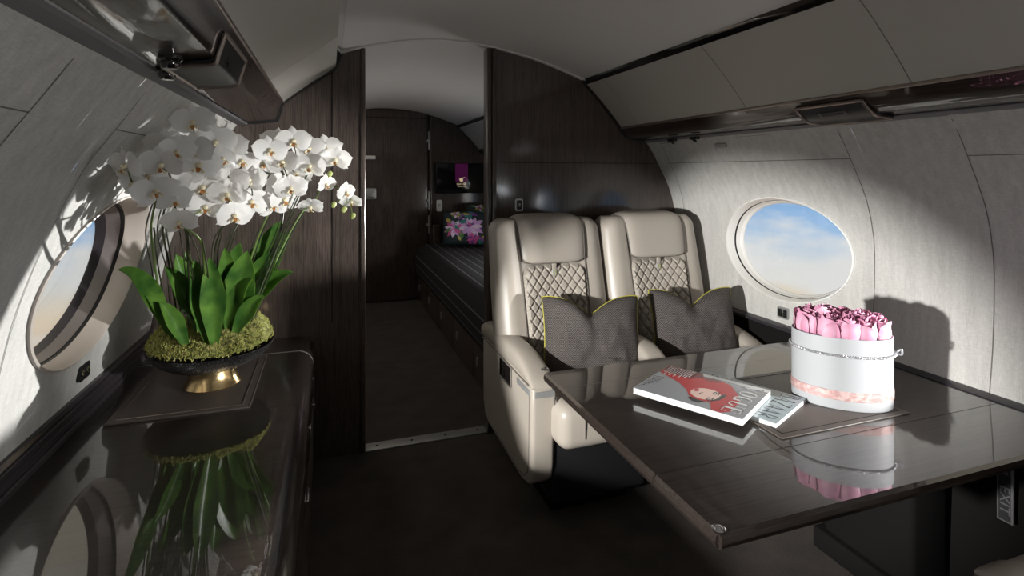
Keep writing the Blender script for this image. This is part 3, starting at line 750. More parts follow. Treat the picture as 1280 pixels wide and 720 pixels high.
def magazine(name, label, corners, z0, th, art):
    LN, RN, RF, LF = corners
    ex = (RN-LN + RF-LF); ex.z = 0; W = ex.length/2; ex.normalize(); ey = Vector((-ex.y, ex.x, 0))
    Dp = ((LF-LN).dot(ey)+(RF-RN).dot(ey))/2
    c = (LN+RN+RF+LF)/4
    t = thing(name, label, 'magazine', (c.x, c.y, z0), math.atan2(ex.y, ex.x))
    b = MB(); b.box((-W/2, -Dp/2, .0008), (W/2, Dp/2, th-.0008)); b.build('pages', 'paper', t, smooth=False)
    b = MB(); b.box((-W/2-.0008, -Dp/2-.0008, 0), (W/2+.0008, Dp/2+.0008, .0008)); b.build('back_cover', 'c_white', t, smooth=False)
    b = MB(); mats = ['c_grey', 'c_red', 'c_dred', 'c_skin', 'c_lip', 'c_ink', 'c_white', 'c_blue', 'c_pale', 'c_deep', 'c_teal']
    b.box((-W/2-.0008, -Dp/2-.0008, th-.0008), (W/2+.0008, Dp/2+.0008, th))
    lay = [0]
    if art == 'blue': 
        for f in b.bm.faces: f.material_index = 8
    def pg(mi, pts):
        lay[0] += 1; b.mi = mats.index(mi)
        b.poly([Vector((-W/2+W*p, -Dp/2+Dp*q, th+.00004*lay[0]+.0001)) for p, q in pts])
    def ell(mi, p, q, rp, rq, rot=0, n=24, a0=0, a1=2*PI):
        pg(mi, [(p+rp*math.cos(a0+(a1-a0)*k/n)*math.cos(rot)-rq*math.sin(a0+(a1-a0)*k/n)*math.sin(rot)*.75, q+(rp*math.cos(a0+(a1-a0)*k/n)*math.sin(rot)*1.33+rq*math.sin(a0+(a1-a0)*k/n)*math.cos(rot))) for k in range(n)])
    def word(w, mi, p0, hgt, q0, lw, gap):
        for i_, ch in enumerate(w):
            lay[0] += 1; b.mi = mats.index(mi)
            for poly in letter(ch):
                b.poly([Vector((-W/2+W*(p0+ly*hgt), -Dp/2+Dp*(q0-(i_*(lw+gap)+lx*lw)), th+.00004*lay[0]+.0001)) for lx, ly in poly])
    if art == 'red':
        pg('c_white', [(0,.86), (.0,1), (1,1), (1,.90), (.6,.93), (.3,.9)])
        pg('c_red', [(.0,.70), (.0,1.), (.34,1.), (.42,.86), (.48,.62), (.40,.40), (.26,.52)])
        pg('c_dred', [(.0,.82), (.0,1.), (.36,1.), (.42,.84), (.30,.70), (.14,.74)])
        pg('c_red', [(.30,.62), (.40,.86), (.55,.90), (.68,.84), (.80,.62), (.87,.42), (.88,.10), (.82,.0), (.74,.0), (.68,.18), (.58,.14), (.48,.20), (.40,.36), (.30,.48)])
        pg('c_dred', [(.42,.84), (.50,.90), (.60,.88), (.56,.80), (.46,.78)])
        pg('c_ink', [(.64,.18), (.60,.09), (.54,.09), (.48,.16), (.50,.20), (.58,.17)])
        ell('c_skin', .575, .385, .135, .17, -.12)
        pg('c_ink', [(.70,.50), (.74,.50), (.72,.30), (.66,.20), (.64,.19), (.69,.32)])
        ell('c_lip', .475, .43, .022, .050, .1)
        ell('c_ink', .532, .355, .008, .018, 0); ell('c_ink', .540, .40, .007, .012, 0)
        for q_ in (.27, .47):
            ell('c_ink', .635, q_, .014, .045, .1); ell('c_white', .636, q_, .006, .024, .1); ell('c_ink', .668, q_+.01, .006, .050, .1)
        word('VOGUE', 'c_white', .80, .155, .955, .165, .018)
        for k in range(11):     # cover lines
            p = .035+.026*k; q1 = .97-.01*(k % 3); q0 = q1-(.30 if k % 2 else .24)
            q = q1
            while q > q0:
                l = R.uniform(.012, .045); pg('c_white' , [(p, q-l), (p+.013, q-l), (p+.013, q), (p, q)]); q -= l+.014
        for k in range(5):
            q = .50
            while q > .08+.05*k:
                l = R.uniform(.012, .04); p = .03+.022*k; pg('c_ink', [(p, q-l), (p+.009, q-l), (p+.009, q), (p, q)]); q -= l+.016
    else:
        pg('c_blue', [(.30,.0), (.22,.5), (.3,1), (.62,1), (.70,.6), (.62,.0)])
        pg('c_teal', [(.40,.15), (.36,.6), (.45,.75), (.58,.55), (.62,.25), (.55,.1)])
        ell('c_skin', .66, .42, .045, .08, .2); pg('c_deep', [(.60,.50), (.72,.54), (.76,.42), (.71,.34), (.70,.48)])
        word('BAZAAR', 'c_deep', .80, .17, .97, .125, .03)
        for k in range(6):
            q = .93
            while q > .55+.03*k:
                l = R.uniform(.02, .05); p = .08+.05*k; pg('c_deep', [(p, q-l), (p+.012, q-l), (p+.012, q), (p, q)]); q -= l+.015
    b.build('cover', mats, t, smooth=False, recalc=False)
    return t
z1 = ZT+.0042
ztop2 = z1+.011
m2 = [atZ(u, v, ztop2) for u, v in ((842, 487), (974, 532), (1003, 496), (873, 462))]
magazine('magazine', 'pale blue magazine lying under the red covered one, beside the flower box', m2, z1, .011, 'blue')
z2 = ztop2+.0012
ztop1 = z2+.0165
m1 = [atZ(u, v, ztop1) for u, v in ((793, 484), (929, 525), (962, 487), (836, 457))]
magazine('magazine', 'thick magazine with a red hooded woman on its cover, topmost on the table', m1, z2, .0165, 'red')

# ------------------------------------------------------------------ flower box and roses
BX = Vector((1.368, 1.150, ZT+.0042)); BR = -math.radians(40); BA, BBX, BH = .124, .088, .192
t = thing('flower_box', 'oval white hat box holding pink roses, with silver cord and pink ribbon', 'flower box', BX, BR)
def ov(r, z, n=72): return [Vector(((BA+r)*math.copysign(abs(math.cos(2*PI*k/n))**.95, math.cos(2*PI*k/n)), (BBX+r)*math.copysign(abs(math.sin(2*PI*k/n))**.95, math.sin(2*PI*k/n)), z)) for k in range(n)]
b = MB(); b.loft([ov(-.05, 0), ov(-.002, 0), ov(0, .002), ov(0, BH-.001), ov(-.0015, BH), ov(-.003, BH-.001), ov(-.003, BH-.03)], caps=True); b.build('box_body', 'card', t)
b = MB(); b.loft([ov(.0003, .026), ov(.0016, .027), ov(.0016, .050), ov(.0003, .051)], caps=False); b.build('ribbon', 'ribbon', t)
b = MB(); zc = BH-.046
for ph in (0, PI):
    n = 700; pts = []
    base_ = ov(.0036, zc, 140)
    for k in range(n+1):
        f = k/n*140; i0 = int(f) % 140; p = base_[i0].lerp(base_[(i0+1) % 140], f-int(f))
        a = k/n*2*PI*70 + ph; nrm = Vector((p.x/BA**2, p.y/BBX**2, 0)).normalized()
        pts.append(p + nrm*math.cos(a)*.0018 + Vector((0, 0, math.sin(a)*.0018)))
    b.tube(pts, .0019, 6, caps=False)
b.build('cord', 'cord', t)
b = MB(); b.tube(crom([(BA*.97+.006, -.01, zc), (BA+.016, -.012, zc+.012), (BA+.018, -.006, zc-.004), (BA+.004, .004, zc)], 8), .0026, 8); b.build('cord_loop', 'cord', t)
def rose_mesh(seed):
    rr = random.Random(seed); b = MB()
    n = 15
    for k in range(n):
        ring_ = k/(n-1); ang = k*2.399+rr.uniform(-.25,.25)
        rad = .004+.030*ring_; ht = .080-.012*ring_+rr.uniform(-.003,.003); wdt = .9+.55*(1-ring_)
        flare = .010*ring_**2+rr.uniform(0,.003)
        def f(a, c):
            th = ang+(2*c-1)*wdt*(.55+.45*math.sin(PI*min(.8, a*.75+.15)))
            prof_ = math.sin(PI*(.10+.72*a))
            r = rad*(.55+.60*prof_)+flare*.8*max(0, (a-.75)/.25)**2
            z = ht*a*(1-.17*abs(2*c-1)**2.4)
            return Vector((r*math.cos(th), r*math.sin(th), z))
        for i in range(1):
            g = b.grid(f, 8, 8)
    for f in b.bm.faces:
        zs = f.calc_center_median()
        f.material_index = 1 if zs.z > .071 and math.hypot(zs.x, zs.y) < .033 else 0
    return b
rp = [rose_mesh(s).build('rose', ['rose', 'rose_edge'], recalc=False) for s in range(3)]
spots = [(math.cos(2*PI*k/11+.2)*(BA-.039), math.sin(2*PI*k/11+.2)*(BBX-.037), 0) for k in range(11)] + [(-.048, .0, .008), (-.017, .012, .010), (.018, -.010, .010), (.048, .004, .008)]
WH = {0:'at the right end', 1:'at the back right', 2:'at the back, right of centre', 3:'at the back, left of centre', 4:'at the back left', 5:'at the left end, back side', 6:'at the left end, front side', 7:'at the front, left of centre', 8:'at the middle of the front', 9:'at the front, right of centre', 10:'at the front right', 11:'inner left', 12:'inner, left of centre', 13:'inner, right of centre', 14:'inner right'}
cb, sb = math.cos(BR), math.sin(BR)
# describe by what the photograph shows: order along the row as the camera sees it
for k, (x, y, dz_) in enumerate(spots):
    o = rp[k] if k < 3 else rp[k % 3].copy()
    if k >= 3: COL.objects.link(o)
    o.location = BX + Vector((x*cb-y*sb, x*sb+y*cb, BH-.022+dz_*.6)); o.rotation_euler = (R.uniform(-.1,.1), R.uniform(-.1,.1), R.uniform(0, 6.28))
    lean = Vector((x*cb-y*sb, x*sb+y*cb, 0))*.75; o.rotation_euler[0] += -lean.y*1.2; o.rotation_euler[1] += lean.x*1.2
    s_ = R.uniform(.94, 1.06); o.scale = (s_, s_, s_)
    tag(o, 'pink rose %s of the white oval box' % WH[k], 'rose', 'pink roses in the white box')

# ------------------------------------------------------------------ seats
def yfr(z): return -.355 + (z-.45)*.25            # front face of the backrest
def make_seat(label, left_pod, right_arm, mid):
    """local frame: x across, front toward -y, back plane y = 0."""
    t = thing('cabin_armchair', label, 'seat')
    HW = .2645
    # backrest
    def lean(c):
        z = c.z; f = (z-.40)/.66
        x = c.x*(1-.03*max(0, f)**3)
        return Vector((x, c.y + (z-.45)*.25, z))
    b = MB()
    def bk(a, c):
        # a: around cross section, c: height
        z = .40+.655*c
        th = .185-.03*c
        top = 1.0
        n = 4.2
        ca, sa = math.cos(2*PI*a), math.sin(2*PI*a)
        sx_ = math.copysign(abs(ca)**(2/n), ca); sy_ = math.copysign(abs(sa)**(2/n), sa)
        e = 1.0
        if c > .93: e = math.sqrt(max(0, 1-((c-.93)/.07)**2))*.0+ (1-.14*((c-.93)/.07)**2)
        zz = z
        x = sx_*HW*(1-.02*c**4)*(e if c > .93 else 1)
        y = yfr(z) + th/2 + sy_*th/2*(e if c > .93 else 1)
        # side bolsters swell forward, centre a little hollow
        if sa < 0: y += .020*(1-min(1, abs(x)/.15)**2) * (1 if abs(x) < .15 else 0) - .012*math.exp(-((abs(x)-.205)/.035)**2)
        return Vector((x, y, zz))
    g = b.grid(bk, 96, 40, wrapu=True)
    b.face([r[-1] for r in g]); b.face([r[0] for r in g][::-1])
    b.build('backrest', 'leather', t, angle=60)
    for s in (-1, 1):       # stitched seams beside the centre panel
        b = MB(); b.tube([(s*(.150+.012*(z-.5)), yfr(z)+.006-.010, z) for z in [.48+.56*i/24 for i in range(25)]], .0030, 6); b.build('seam', 'seam_leather', t)
    # headrest pad folding over the top
    b = MB()
    path = [(yfr(.868)-.012, .868), (yfr(.872)-.030, .876), (yfr(.90)-.036, .905), (yfr(.95)-.037, .955), (yfr(1.0)-.036, 1.005), (yfr(1.04)-.030, 1.040), (yfr(1.06)-.010, 1.066), (yfr(1.06)+.03, 1.078), (yfr(1.06)+.10, 1.078), (yfr(1.06)+.14, 1.066)]
    pth = crom([(0, y, z) for y, z in path], 5)
    def hp(a, c):
        i = c*(len(pth)-1); k = min(int(i), len(pth)-2); p = pth[k].lerp(pth[k+1], i-k)
        s = 2*a-1; hw = .146+.012*min(1, max(0, (p.z-.87)/.2))
        ex = 1-abs(s)**7; 
        tg = (pth[k+1]-pth[k]).normalized(); nr = Vector((0, -tg.z, tg.y)) * -1
        if nr.y > 0 and p.z < 1.05: nr = -nr
        if p.z >= 1.05 and nr.z < 0: nr = -nr
        return Vector((s*hw, p.y, p.z)) - nr*(.020*(1-ex)) - nr*.0
    b.grid(hp, 26, 40)
    b.build('headrest', 'leather', t, angle=70)
    b = MB(); b.tube([hp(0, c/30)+Vector((-.001,0,0)) for c in range(31)], .0025, 6); b.tube([hp(1, c/30)+Vector((.001,0,0)) for c in range(31)], .0025, 6); b.tube([hp(c/20, 0) for c in range(21)], .0025, 6); b.build('headrest_seam', 'seam_leather', t)
    # quilted panel
    b = MB(); Z0, Z1 = .47, .862
    def qh(x, z):
        s = .042; u = x/s; v = (z-.47)/(s*1.30)
        d1 = abs(((u+v) % 1)-.5)*2; d2 = abs(((u-v) % 1)-.5)*2
        e1, e2 = 1-d1, 1-d2
        iu = math.floor(u+v+.5); 
        cu = ((u % 1)-.5)*2   # vertical ribs through the lozenges
        seam = min(1-abs(2*((u+v) % 1)-1), 1-abs(2*((u-v) % 1)-1))
        mid_ = abs(((u+.5) % 1)-.5)*2
        hgt = min(1, seam*3.0)**.6
        mid_ = abs(((u+.5*(math.floor(u+v)+math.floor(u-v)))*1.0+.5) % 1-.5)*2
        rib = min(1, (mid_)*4.0)**.6
        upper = ((u+v) % 1) + ((u-v) % 1)
        return .0075*hgt*(.35+.65*rib)
    def qp(a, c):
        z = Z0+(Z1-Z0)*c; hw = .118+.032*math.sin(PI/2*min(1, (1-c)*3.0+.55)) 
        hw = .150 - .022*max(0, (c-.86)/.14)**2 - .012*(1-c)
        s = 2*a-1; x = s*hw
        ed = min(1, (1-abs(s))*14)*min(1, c*20+.2)*min(1, (1-c)*20+.1)
        return Vector((x, yfr(z)+.018*(1-min(1, abs(x)/.15)**2) - .006 - qh(x, z)*ed*2.0 + .006*(1-ed), z))
    b.grid(qp, 110, 140); b.build('quilted_panel', 'leather', t, angle=180)
    # little tag at the top of the quilted panel
    b = MB(); y = yfr(.845)-.004; b.box((-.010, y-.004, .835), (.010, y+.002, .868), .002); tg = b.build('tag', 'leather', t)
    b = MB(); b.box((-.012, y-.006, .812), (.012, y-.002, .838), .003); b.build('tag_badge', 'card', tg)
    b = MB(); b.tube([(-.006, y-.0068, .816), (-.006, y-.0068, .830), (0, y-.0068, .834), (.006, y-.0068, .830), (.006, y-.0068, .816)], .0016, 6); b.build('tag_mark', 'yellow', tg)
    # seat cushion with channels
    cx0, cx1 = (-.19, .225) if left_pod else (-.19, .19)
    b = MB()
    def cu(c):
        v = Vector(c); u = (v.x-cx0)/(cx1-cx0)
        if v.z > .38:
            v.z += .012*math.sin(PI*min(1, max(0, u))) - .004*abs(math.sin(PI*u*3))
        return v
    b.box((cx0, -.765, .295), (cx1, -.25, .455), .045, 5, 0, None); b.build('seat_cushion', 'leather', t, angle=60)
    for u in (.22, .78):
        x = cx0+(cx1-cx0)*u; b = MB(); b.tube(crom([(x, -.30, .456), (x, -.70, .456), (x, -.745, .445), (x, -.766, .41), (x, -.766, .34)], 5), .0025, 6); b.build('cushion_seam', 'seam_leather', t)
    b = MB(); b.box((cx0+.01, -.66, .06), (cx1-.01, -.05, .30), .02); b.build('seat_base', 'black', t)
    b = MB(); b.box((-.16, -.60, .0), (.16, -.06, .062), .006); b.build('floor_rail', 'dark', t)
    def arm(x0, x1, pod, yb0=0.):
        zb = .135 if pod else .30
        # side body
        outl = [(yb0-.035, .505), (yb0-.035, zb+.06), (yb0-.06, zb+.02), (yb0-.12, zb), (-.56, zb-.012 if pod else zb), (-.625, zb+.0), (-.662, zb+.03), (-.676, zb+.08), (-.680, .42), (-.682, .50), (-.655, .512), (-.50, .515)]
        b = MB(); b.prism(outl, x0, x1, 'X', bev=.016, seg=4); body = b.build('side_panel', 'leather', t, angle=50)
        # pad: curved loft along y
        b = MB(); secs = []
        W = x1-x0; xm = (x0+x1)/2
        for i_ in range(25):
            f = i_/24; y = yb0-.020-(.672+yb0)*f
            top = .575+.012*math.sin(PI*f) - .055*max(0, (f-.62)/.38)**2
            hw = W/2+.004
            if f > .93: k_ = math.sqrt(max(.02, 1-((f-.93)/.07)**2)); top = .512+(top-.512)*k_
            if f < .04: top -= .012*(1-f/.04)
            bot = .500; ring_ = []
            for k in range(20):
                a = 2*PI*k/20; ca, sa = math.cos(a), math.sin(a); n_ = 3.2
                ring_.append(Vector((xm+math.copysign(abs(ca)**(2/n_), ca)*hw, y, (top+bot)/2+math.copysign(abs(sa)**(2/n_), sa)*(top-bot)/2)))
            secs.append(ring_)
        b.loft(secs); b.build('arm_pad', 'leather', t, angle=60)
        b = MB(); b.tube([(x0-.001, y_, .503) for y_ in [yb0-.04-(.61+yb0)*i_/10 for i_ in range(11)]], .0030, 6); b.build('arm_seam', 'seam_leather', body)
        if pod:
            b = MB(); b.tube([(x0-.0005, p[0]*.93-.02, p[1]+(.022 if p[1] < .3 else -.03)) for p in outl[1:10]], .0018, 6); b.build('panel_seam', 'seam_leather', body)
            # metal band wrapping the front
            b = MB(); outb = [(x0-.002, -.52), (x0-.002, -.655), (x0+.012, -.682), (x0+.03, -.686), (x1-.004, -.686), (x1+.002, -.676), (x1-.002, -.66), (x0+.01, -.66), (x0+.01, -.52)]
            b.prism(outb, .468, .490, 'Z'); b.build('metal_band', 'steel', body)
            b = MB(); b.box((x1-.006, -.690, .33), (x1+.001, -.672, .468), .002); b.build('edge_strip', 'chrome', body)
            # recessed control
            b = MB(); b.box((x0-.004, -.46, .425), (x0+.002, -.32, .50), .003) ; cp_ = b.build('control_recess', 'black_gloss', body)
            b = MB(); lp = [(x0-.005, -.46, .425), (x0-.005, -.32, .425), (x0-.005, -.32, .50), (x0-.005, -.46, .50), (x0-.005, -.46, .425)]; b.tube(lp, .0028, 6); b.tube([(x0-.006, -.36, .432), (x0-.006, -.36, .494)], .005, 8); b.build('control_frame', 'chrome', cp_)
    if left_pod: arm(-.2645, -.175, True)
    else: pass
    if mid: arm(.225, .308, False, -.31)
    if right_arm: arm(.19, .268, False)
    return t
SX1, SX2, SY = .9445, 1.4795, 2.470
s1 = make_seat('taupe leather seat by the doorway with quilted back, nearer the aisle', True, False, True); s1.location = (SX1, SY, 0)
s2 = make_seat('taupe leather seat with quilted back beside the right window', False, True, False); s2.location = (SX2, SY, 0)
# facing seat on this side of the table (only an arm shows)
s3 = copy_tree(s2); s3.location = (1.2+.229-.19+.20, 0.005, 0); s3.rotation_euler[2] = PI
s3['label'] = 'taupe leather seat facing the table, only its rounded arm showing at the bottom right'

# ------------------------------------------------------------------ cushions
def cushion(w, h, th, dent, seed):
    rr = random.Random(seed); ph = rr.uniform(0, 9)
    def P(u, v, s):
        e = (1-abs(u)**3.0)*(1-abs(v)**3.0); e = max(0, e)
        x = w/2*u*(1-.055*(1-v*v)*abs(u))*(1-.05*abs(u*v)**4); z = h/2*v*(1-.06*(1-u*u)*(abs(v)))*(1-.07*abs(u*v)**4)
        up = max(0, v)
        dz_ = dent*math.exp(-(abs(u)/.36)**1.4)*up**1.6
        z -= dz_
        x += .05*w*math.copysign(1, u)*math.exp(-(abs(u)-.9)**2/.3)*up**3*(1 if dent else 0)*.4
        t = th/2*e**.5*(1-.55*math.exp(-(u/.13)**2)*up**1.2*(1 if dent else 0))
        t += .012*noise.noise(Vector((u*2.6+ph, v*2.6, s)))*e + .006*noise.noise(Vector((u*7+ph, v*4, s)))*e + .004*math.sin(6*u+4*v+ph)*e
        return Vector((x, s*t, z))
    return P
def seat_cushion(label, loc, rotz, tilt, seed, w=.40, h=.32):
    P = cushion(w, h, .15, .075, seed)
    t = thing('throw_cushion', label, 'cushion', loc, rotz, 'tweed cushions on the seats'); t.rotation_euler = (tilt, R.uniform(-.03,.03), rotz)
    b = MB()
    for s in (-1, 1): b.grid(lambda a, c: P(2*a-1, 2*c-1, s), 44, 36)
    bmesh.ops.remove_doubles(b.bm, verts=b.bm.verts[:], dist=.0004)
    b.build('cover', 'tweed', t, angle=180)
    loop = [P(-1+2*i/40, -1, 1) for i in range(40)] + [P(1, -1+2*i/30, 1) for i in range(30)] + [P(1-2*i/40, 1, 1) for i in range(40)] + [P(-1, 1-2*i/30, 1) for i in range(31)]
    b = MB(); b.tube(loop, .0028, 8, caps=False); b.build('piping', 'yellow', t)
    return t
seat_cushion('dark tweed cushion with yellow piping on the seat nearer the aisle', (1.012, 1.985, .612), math.radians(-18), math.radians(-16), 1)
seat_cushion('dark tweed cushion with yellow piping on the seat by the window', (1.500, 1.975, .612), math.radians(-16), math.radians(-16), 2, .37)

# ------------------------------------------------------------------ bed in the rear room
BX0, BX1, BY0, BY1 = .835, 1.735, 2.66, YF-.06
t = thing('bed', 'low bed with dark striped cover along the right of the rear room', 'bed', ((BX0+BX1)/2, (BY0+BY1)/2, 0)); BL = t.location.copy()
b = MB(); b.box((BX0+.015-BL.x, BY0-BL.y, 0), (BX1-BL.x, BY1-BL.y, .25), .003); b.build('bed_base', 'wood_v', t)
nD = 5; Ld = (BY1-BY0)/nD
for k in range(nD):
    y0, y1 = BY0+k*Ld+.004, BY0+(k+1)*Ld-.004
    b = MB(); b.box((BX0-BL.x, y0-BL.y, .02), (BX0+.016-BL.x, y1-BL.y, .24), .003); dr = b.build('drawer', 'wood_v', t)
    ym = y1-.10; b = MB(); b.box((BX0-.008-BL.x, ym-.012-BL.y, .12), (BX0+.001-BL.x, ym+.012-BL.y, .175), .002); b.build('pull', 'steel', dr)
b = MB()
pr_b = [(BX0+.03, .252), (BX0-.02, .28), (BX0-.035, .36), (BX0-.03, .46), (BX0+.0, .525), (BX0+.06, .555), (BX0+.2, .565), (BX1-.1, .565), (BX1-.01, .54), (BX1, .40), (BX1, .252)]
pp = [(p.x, p.y) for p in crom([(x, z, 0) for x, z in pr_b], 5)]
rings = []
for f, ins in ((0, .05), (.004, .02), (.02, .0), (.98, .0), (.994, .02), (1, .05)):
    y = BY0+(BY1-BY0)*f-BL.y; cxm, czm = (BX0+BX1)/2, .40
    rings.append([Vector((x+(cxm-x)*ins*.6-BL.x, y, z+(czm-z)*ins*2)) for x, z in pp])
b.loft(rings); b.build('bedspread', 'bedspread', t, angle=50)
def floral(label, loc, rotz, tilt, w, h, seed):
    P = cushion(w, h, .15, 0, seed); rr = random.Random(seed)
    t = thing('floral_pillow', label, 'pillow', loc, rotz, 'floral pillows on the bed'); t.rotation_euler = (tilt, 0, rotz)
    b = MB()
    for s in (-1, 1): b.grid(lambda a, c: P(2*a-1, 2*c-1, s), 26, 26)
    bmesh.ops.remove_doubles(b.bm, verts=b.bm.verts[:], dist=.0004)
    b.build('pillow_body', 'fl_base', t, angle=180)
    b = MB(); mats = ['f_lilac', 'f_pale', 'f_pink', 'f_purple', 'f_green', 'f_teal', 'f_yellow']
    lay = [0]
    def on(u, v): 
        u = max(-.97, min(.97, u)); v = max(-.97, min(.97, v)); p = P(u, v, -1); p.y -= .0015+.0003*lay[0]; return p
    def petal(cx, cy, ang, L, W, mi):
        b.mi = mats.index(mi); lay[0] = (lay[0]+1) % 14
        b.grid(lambda a, c: on(cx+math.cos(ang)*L*a-math.sin(ang)*W*math.sin(PI*(a*.9+.08))*(2*c-1), cy+math.sin(ang)*L*a+math.cos(ang)*W*math.sin(PI*(a*.9+.08))*(2*c-1)), 6, 3)
    for k in range(26): petal(rr.uniform(-.9,.9), rr.uniform(-.9,.9), rr.uniform(0,6.3), rr.uniform(.25,.5), rr.uniform(.06,.12), rr.choice(['f_green', 'f_teal', 'f_teal', 'f_yellow', 'f_purple']))
    for (cx, cy, L, cols) in ((.22, .0, .62, ('f_pale', 'f_lilac', 'f_lilac')), (-.52, -.12, .50, ('f_lilac', 'f_pink', 'f_pale')), (.3, -.7, .35, ('f_pink', 'f_pink', 'f_purple')), (-.4, .75, .28, ('f_yellow', 'f_green', 'f_pale'))):
        n = 11
        for k in range(n): petal(cx, cy, 2*PI*k/n+rr.uniform(-.1,.1), L*rr.uniform(.8,1.05), L*.21, cols[k % 3])
        for k in range(7): petal(cx, cy, 2*PI*k/7+.3, L*.42, L*.10, 'f_purple' if k % 2 else 'f_pink')
    b.build('flower_print', mats, t, smooth=True, recalc=False)
    return t
pA, pB = atY(582, 284, 4.95), atY(598, 270, 5.2)
floral('floral pillow with large lilac blooms, in front on the bed', (pA.x, 4.95, .565+.175), math.radians(-10), math.radians(-20), .44, .34, 3)
floral('floral pillow mostly hidden behind the other on the bed', (pB.x+.10, 5.20, .565+.205), math.radians(4), math.radians(-12), .46, .38, 4)
# nightstand corner by the aft wall and switch panel
p = atY(549, 257, YF); t = thing('switch_panel', 'pale oblong switch panel on the aft wall left of the bed pillows', 'switch', (p.x, YF, p.z))
b = MB(); b.prism(rrect(.058, .115, .015), -.012, 0, 'Y'); b.build('plate', 'white', t); b = MB(); b.box((-.012, -.017, -.01), (.016, -.011, .02), .003); b.build('button', 'steel', t)
p0 = atY(538, 283, 5.25); b = MB(); b.box((.978, YF-.054, 0), (1.06, YF-.003, p0.z), .012); o = b.build('bedside_ledge', 'wood_v'); tag(o, 'small dark ledge unit between the aft door and the bed', 'ledge')
# wall switch on the partition
p = atY(648.5, 256, YB); t = thing('light_switch', 'white framed light switch on the dark partition behind the seat', 'switch', (p.x, YB, p.z))
b = MB(); b.prism(rrect(.040, .062, .010), -.008, 0, 'Y'); b.build('frame', 'white', t)
b = MB(); b.prism(rrect(.027, .046, .006), -.011, -.005, 'Y'); b.build('switch_face', 'black', t); b = MB(); b.prism(rrect(.010, .018, .004), -.014, -.010, 'Y'); b.build('rocker', 'steel', t)
# outlets under the windows
q = PWL(2.0, invL(-.575)); 
p = atX(107, 464, -.665); t = thing('power_socket', 'small black socket plate with two round studs under the left window', 'socket', PWL(p.y, invL(p.z-H)))
b = MB(); b.prism(rrect(.075, .044, .010), -.002, .006, 'X'); b.build('plate', 'black', t)
for dy in (-.018, .018):
    b = MB(); b.lathe([(.009, 0), (.009, .003), (.006, .005), (0, .006)], 16); o = b.build('stud', 'chrome', t, loc=(.006, dy, 0)); o.rotation_euler[1] = PI/2
p = atX(982, 391, 1.806); t = thing('wall_socket', 'small metal framed socket plate under the right window beside the roses', 'socket', PWR(p.y, invR(p.z-H)))
b = MB(); b.prism(rrect(.060, .046, .008), -.006, .002, 'X'); b.build('plate', 'steel', t)
b = MB(); b.prism(rrect(.044, .032, .005), -.009, -.004, 'X'); b.build('socket_face', 'black', t); b = MB(); b.box((-.012, -.006, -.014), (-.008, .006, .014), .001); b.build('stud', 'chrome', t)
# exit placard under the table on the lower wall
p = atX(1257, 613, 1.742); t = thing('exit_placard', 'narrow upright EXIT placard low on the wall under the table', 'sign', (p.x, p.y, p.z))
b = MB(); b.box((-.004, -.019, -.085), (.004, .019, .085), .002); b.build('plate', 'greytrim', t)
b = MB(); b.box((-.0046, -.014, -.080), (-.0036, .014, .080)); b.build('field', 'dark_field', t)
text_obj('EXIT', .034, 'lettering', 'greytrim', t, (-.0052, .0, -.025), (PI/2, PI/2, -PI/2), xs=1.1)
b = MB(); b.poly([(-.0052, -.010, .045), (-.0052, .010, .045), (-.0052, .0, .068)]); b.build('arrow', 'greytrim', t, smooth=False)

# ------------------------------------------------------------------ sky, added lamps, camera
w = bpy.data.worlds.new('sky'); S.world = w; w.use_nodes = True; nt = w.node_tree; nt.nodes.clear()
o_ = nt.nodes.new('ShaderNodeOutputWorld'); bg = nt.nodes.new('ShaderNodeBackground'); tcw = nt.nodes.new('ShaderNodeTexCoord'); sp = nt.nodes.new('ShaderNodeSeparateXYZ')
nt.links.new(tcw.outputs['Generated'], sp.inputs[0])
mr = nt.nodes.new('ShaderNodeMapRange'); mr.inputs['From Min'].default_value = -.40; mr.inputs['From Max'].default_value = .30
nt.links.new(sp.outputs['Z'], mr.inputs['Value'])
def wramp(stops):
    r = nt.nodes.new('ShaderNodeValToRGB'); els = r.color_ramp.elements
    while len(els) < len(stops): els.new(.5)
    for e, (z, c) in zip(els, stops): e.position = (z+.40)/.70; e.color = (*c, 1)
    return r
sky = wramp([(-.40, (.50,.33,.24)), (-.28, (.72,.50,.36)), (-.20, (.80,.68,.53)), (-.15, (.72,.74,.74)), (-.10, (.38,.56,.80)), (-.04, (.24,.44,.74)), (.02, (.36,.50,.70)), (.10, (.62,.60,.54)), (.30, (.70,.62,.50))])
nt.links.new(mr.outputs[0], sky.inputs[0])
mpw = nt.nodes.new('ShaderNodeMapping'); mpw.inputs['Scale'].default_value = (4.2, 4.2, 9); mpw.inputs['Location'].default_value = (1.3, .4, 0); nt.links.new(tcw.outputs['Generated'], mpw.inputs[0])
nw = nt.nodes.new('ShaderNodeTexNoise'); nw.inputs['Scale'].default_value = 1.4; nw.inputs['Detail'].default_value = 7; nw.inputs['Roughness'].default_value = .52; nt.links.new(mpw.outputs[0], nw.inputs['Vector'])
band = wramp([(-.40, (0,0,0)), (-.24, (.0,.0,.0)), (-.16, (.75,.75,.75)), (-.11, (.5,.5,.5)), (-.06, (.0,.0,.0)), (.05, (.0,.0,.0)), (.3, (.2,.2,.2))]); nt.links.new(mr.outputs[0], band.inputs[0])
ad = nt.nodes.new('ShaderNodeMath'); ad.operation = 'ADD'; nt.links.new(nw.outputs['Fac'], ad.inputs[0]); 
ml = nt.nodes.new('ShaderNodeMath'); ml.operation = 'MULTIPLY'; ml.inputs[1].default_value = .42; nt.links.new(band.outputs[0], ml.inputs[0]); nt.links.new(ml.outputs[0], ad.inputs[1])
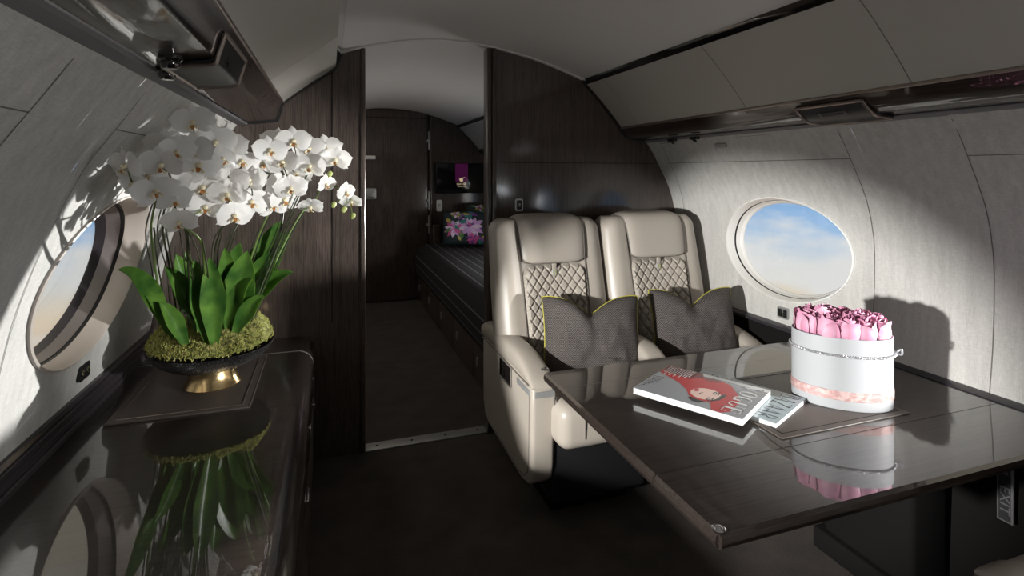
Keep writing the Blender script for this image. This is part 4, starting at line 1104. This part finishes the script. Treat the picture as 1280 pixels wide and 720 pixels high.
cr = nt.nodes.new('ShaderNodeMapRange'); cr.inputs['From Min'].default_value = .60; cr.inputs['From Max'].default_value = .78; nt.links.new(ad.outputs[0], cr.inputs['Value'])
mxw = nt.nodes.new('ShaderNodeMixRGB'); mxw.inputs[2].default_value = (.80,.79,.77,1); nt.links.new(cr.outputs[0], mxw.inputs[0]); nt.links.new(sky.outputs[0], mxw.inputs[1])
nt.links.new(mxw.outputs[0], bg.inputs['Color']); bg.inputs['Strength'].default_value = 1.0; nt.links.new(bg.outputs[0], o_.inputs[0])

def spot(name, loc, tgt, power, rad, ang, col=(1,1,1), blend=.3):
    l = bpy.data.lights.new(name, 'SPOT'); l.energy = power; l.shadow_soft_size = rad; l.spot_size = math.radians(ang); l.spot_blend = blend; l.color = col
    o = bpy.data.objects.new(name, l); COL.objects.link(o); o.location = loc
    o.rotation_euler = (Vector(tgt)-Vector(loc)).to_track_quat('-Z', 'Y').to_euler(); return o
def area(name, loc, tgt, power, sx_, sy_, col=(1,1,1)):
    l = bpy.data.lights.new(name, 'AREA'); l.energy = power; l.shape = 'ELLIPSE'; l.size = sx_; l.size_y = sy_; l.color = col
    o = bpy.data.objects.new(name, l); COL.objects.link(o); o.location = loc
    o.rotation_euler = (Vector(tgt)-Vector(loc)).to_track_quat('-Z', 'Y').to_euler(); return o
# strobe-like spot added outside the nearer left window, onto right wall, seats, flower box
spot('spot_left', (-1.566, .298, H-.128), (.8, 1.5, H-.30), 640, .05, 60, (1,.97,.93))
# spot lamp added as sun through the rear right window and doorway, onto orchids
spot('spot_rear', (4.5, 6.12, H-.45), (-.5, 1.65, H-.20), 3600, .030, 15, (1,.98,.95))
# spot added outside the nearer right window, onto the orchids and partition behind
spot('spot_right', (2.65, -.19, H-.32), (-.30, 2.2, H-.35), 640, .06, 40, (1,.97,.94))
# area fill lamps added outside unseen forward and rear windows
area('window_fill', (-.84, -.66, H-.30), (1.0, .3, H-.3), 6, .60, .40, (.95,.98,1))
area('window_fill', (2.0, -.69, H-.32), (.1, 1.3, H+.5), 16, .60, .40, (.97,.98,1))
area('window_fill', (2.0, 3.80, H-.32), (.5, 3.9, H-.3), 18, .60, .40, (1,.96,.92))

cam = bpy.data.cameras.new('camera'); co = bpy.data.objects.new('camera', cam); COL.objects.link(co)
co.location = (0, 0, H); co.rotation_euler = (PI/2, 0, -YAW)
cam.sensor_width = 36; cam.lens = FPX/1280*36; cam.shift_y = -(360-PCY)/1280; cam.clip_start = .02; cam.clip_end = 100
S.camera = co
S.view_settings.view_transform = 'Standard'; S.view_settings.look = 'None'; S.view_settings.gamma = 1; S.view_settings.exposure = 0
S.view_settings.use_curve_mapping = False
S.cycles.use_denoising = True
S.cycles.max_bounces = 8; S.cycles.sample_clamp_indirect = 6
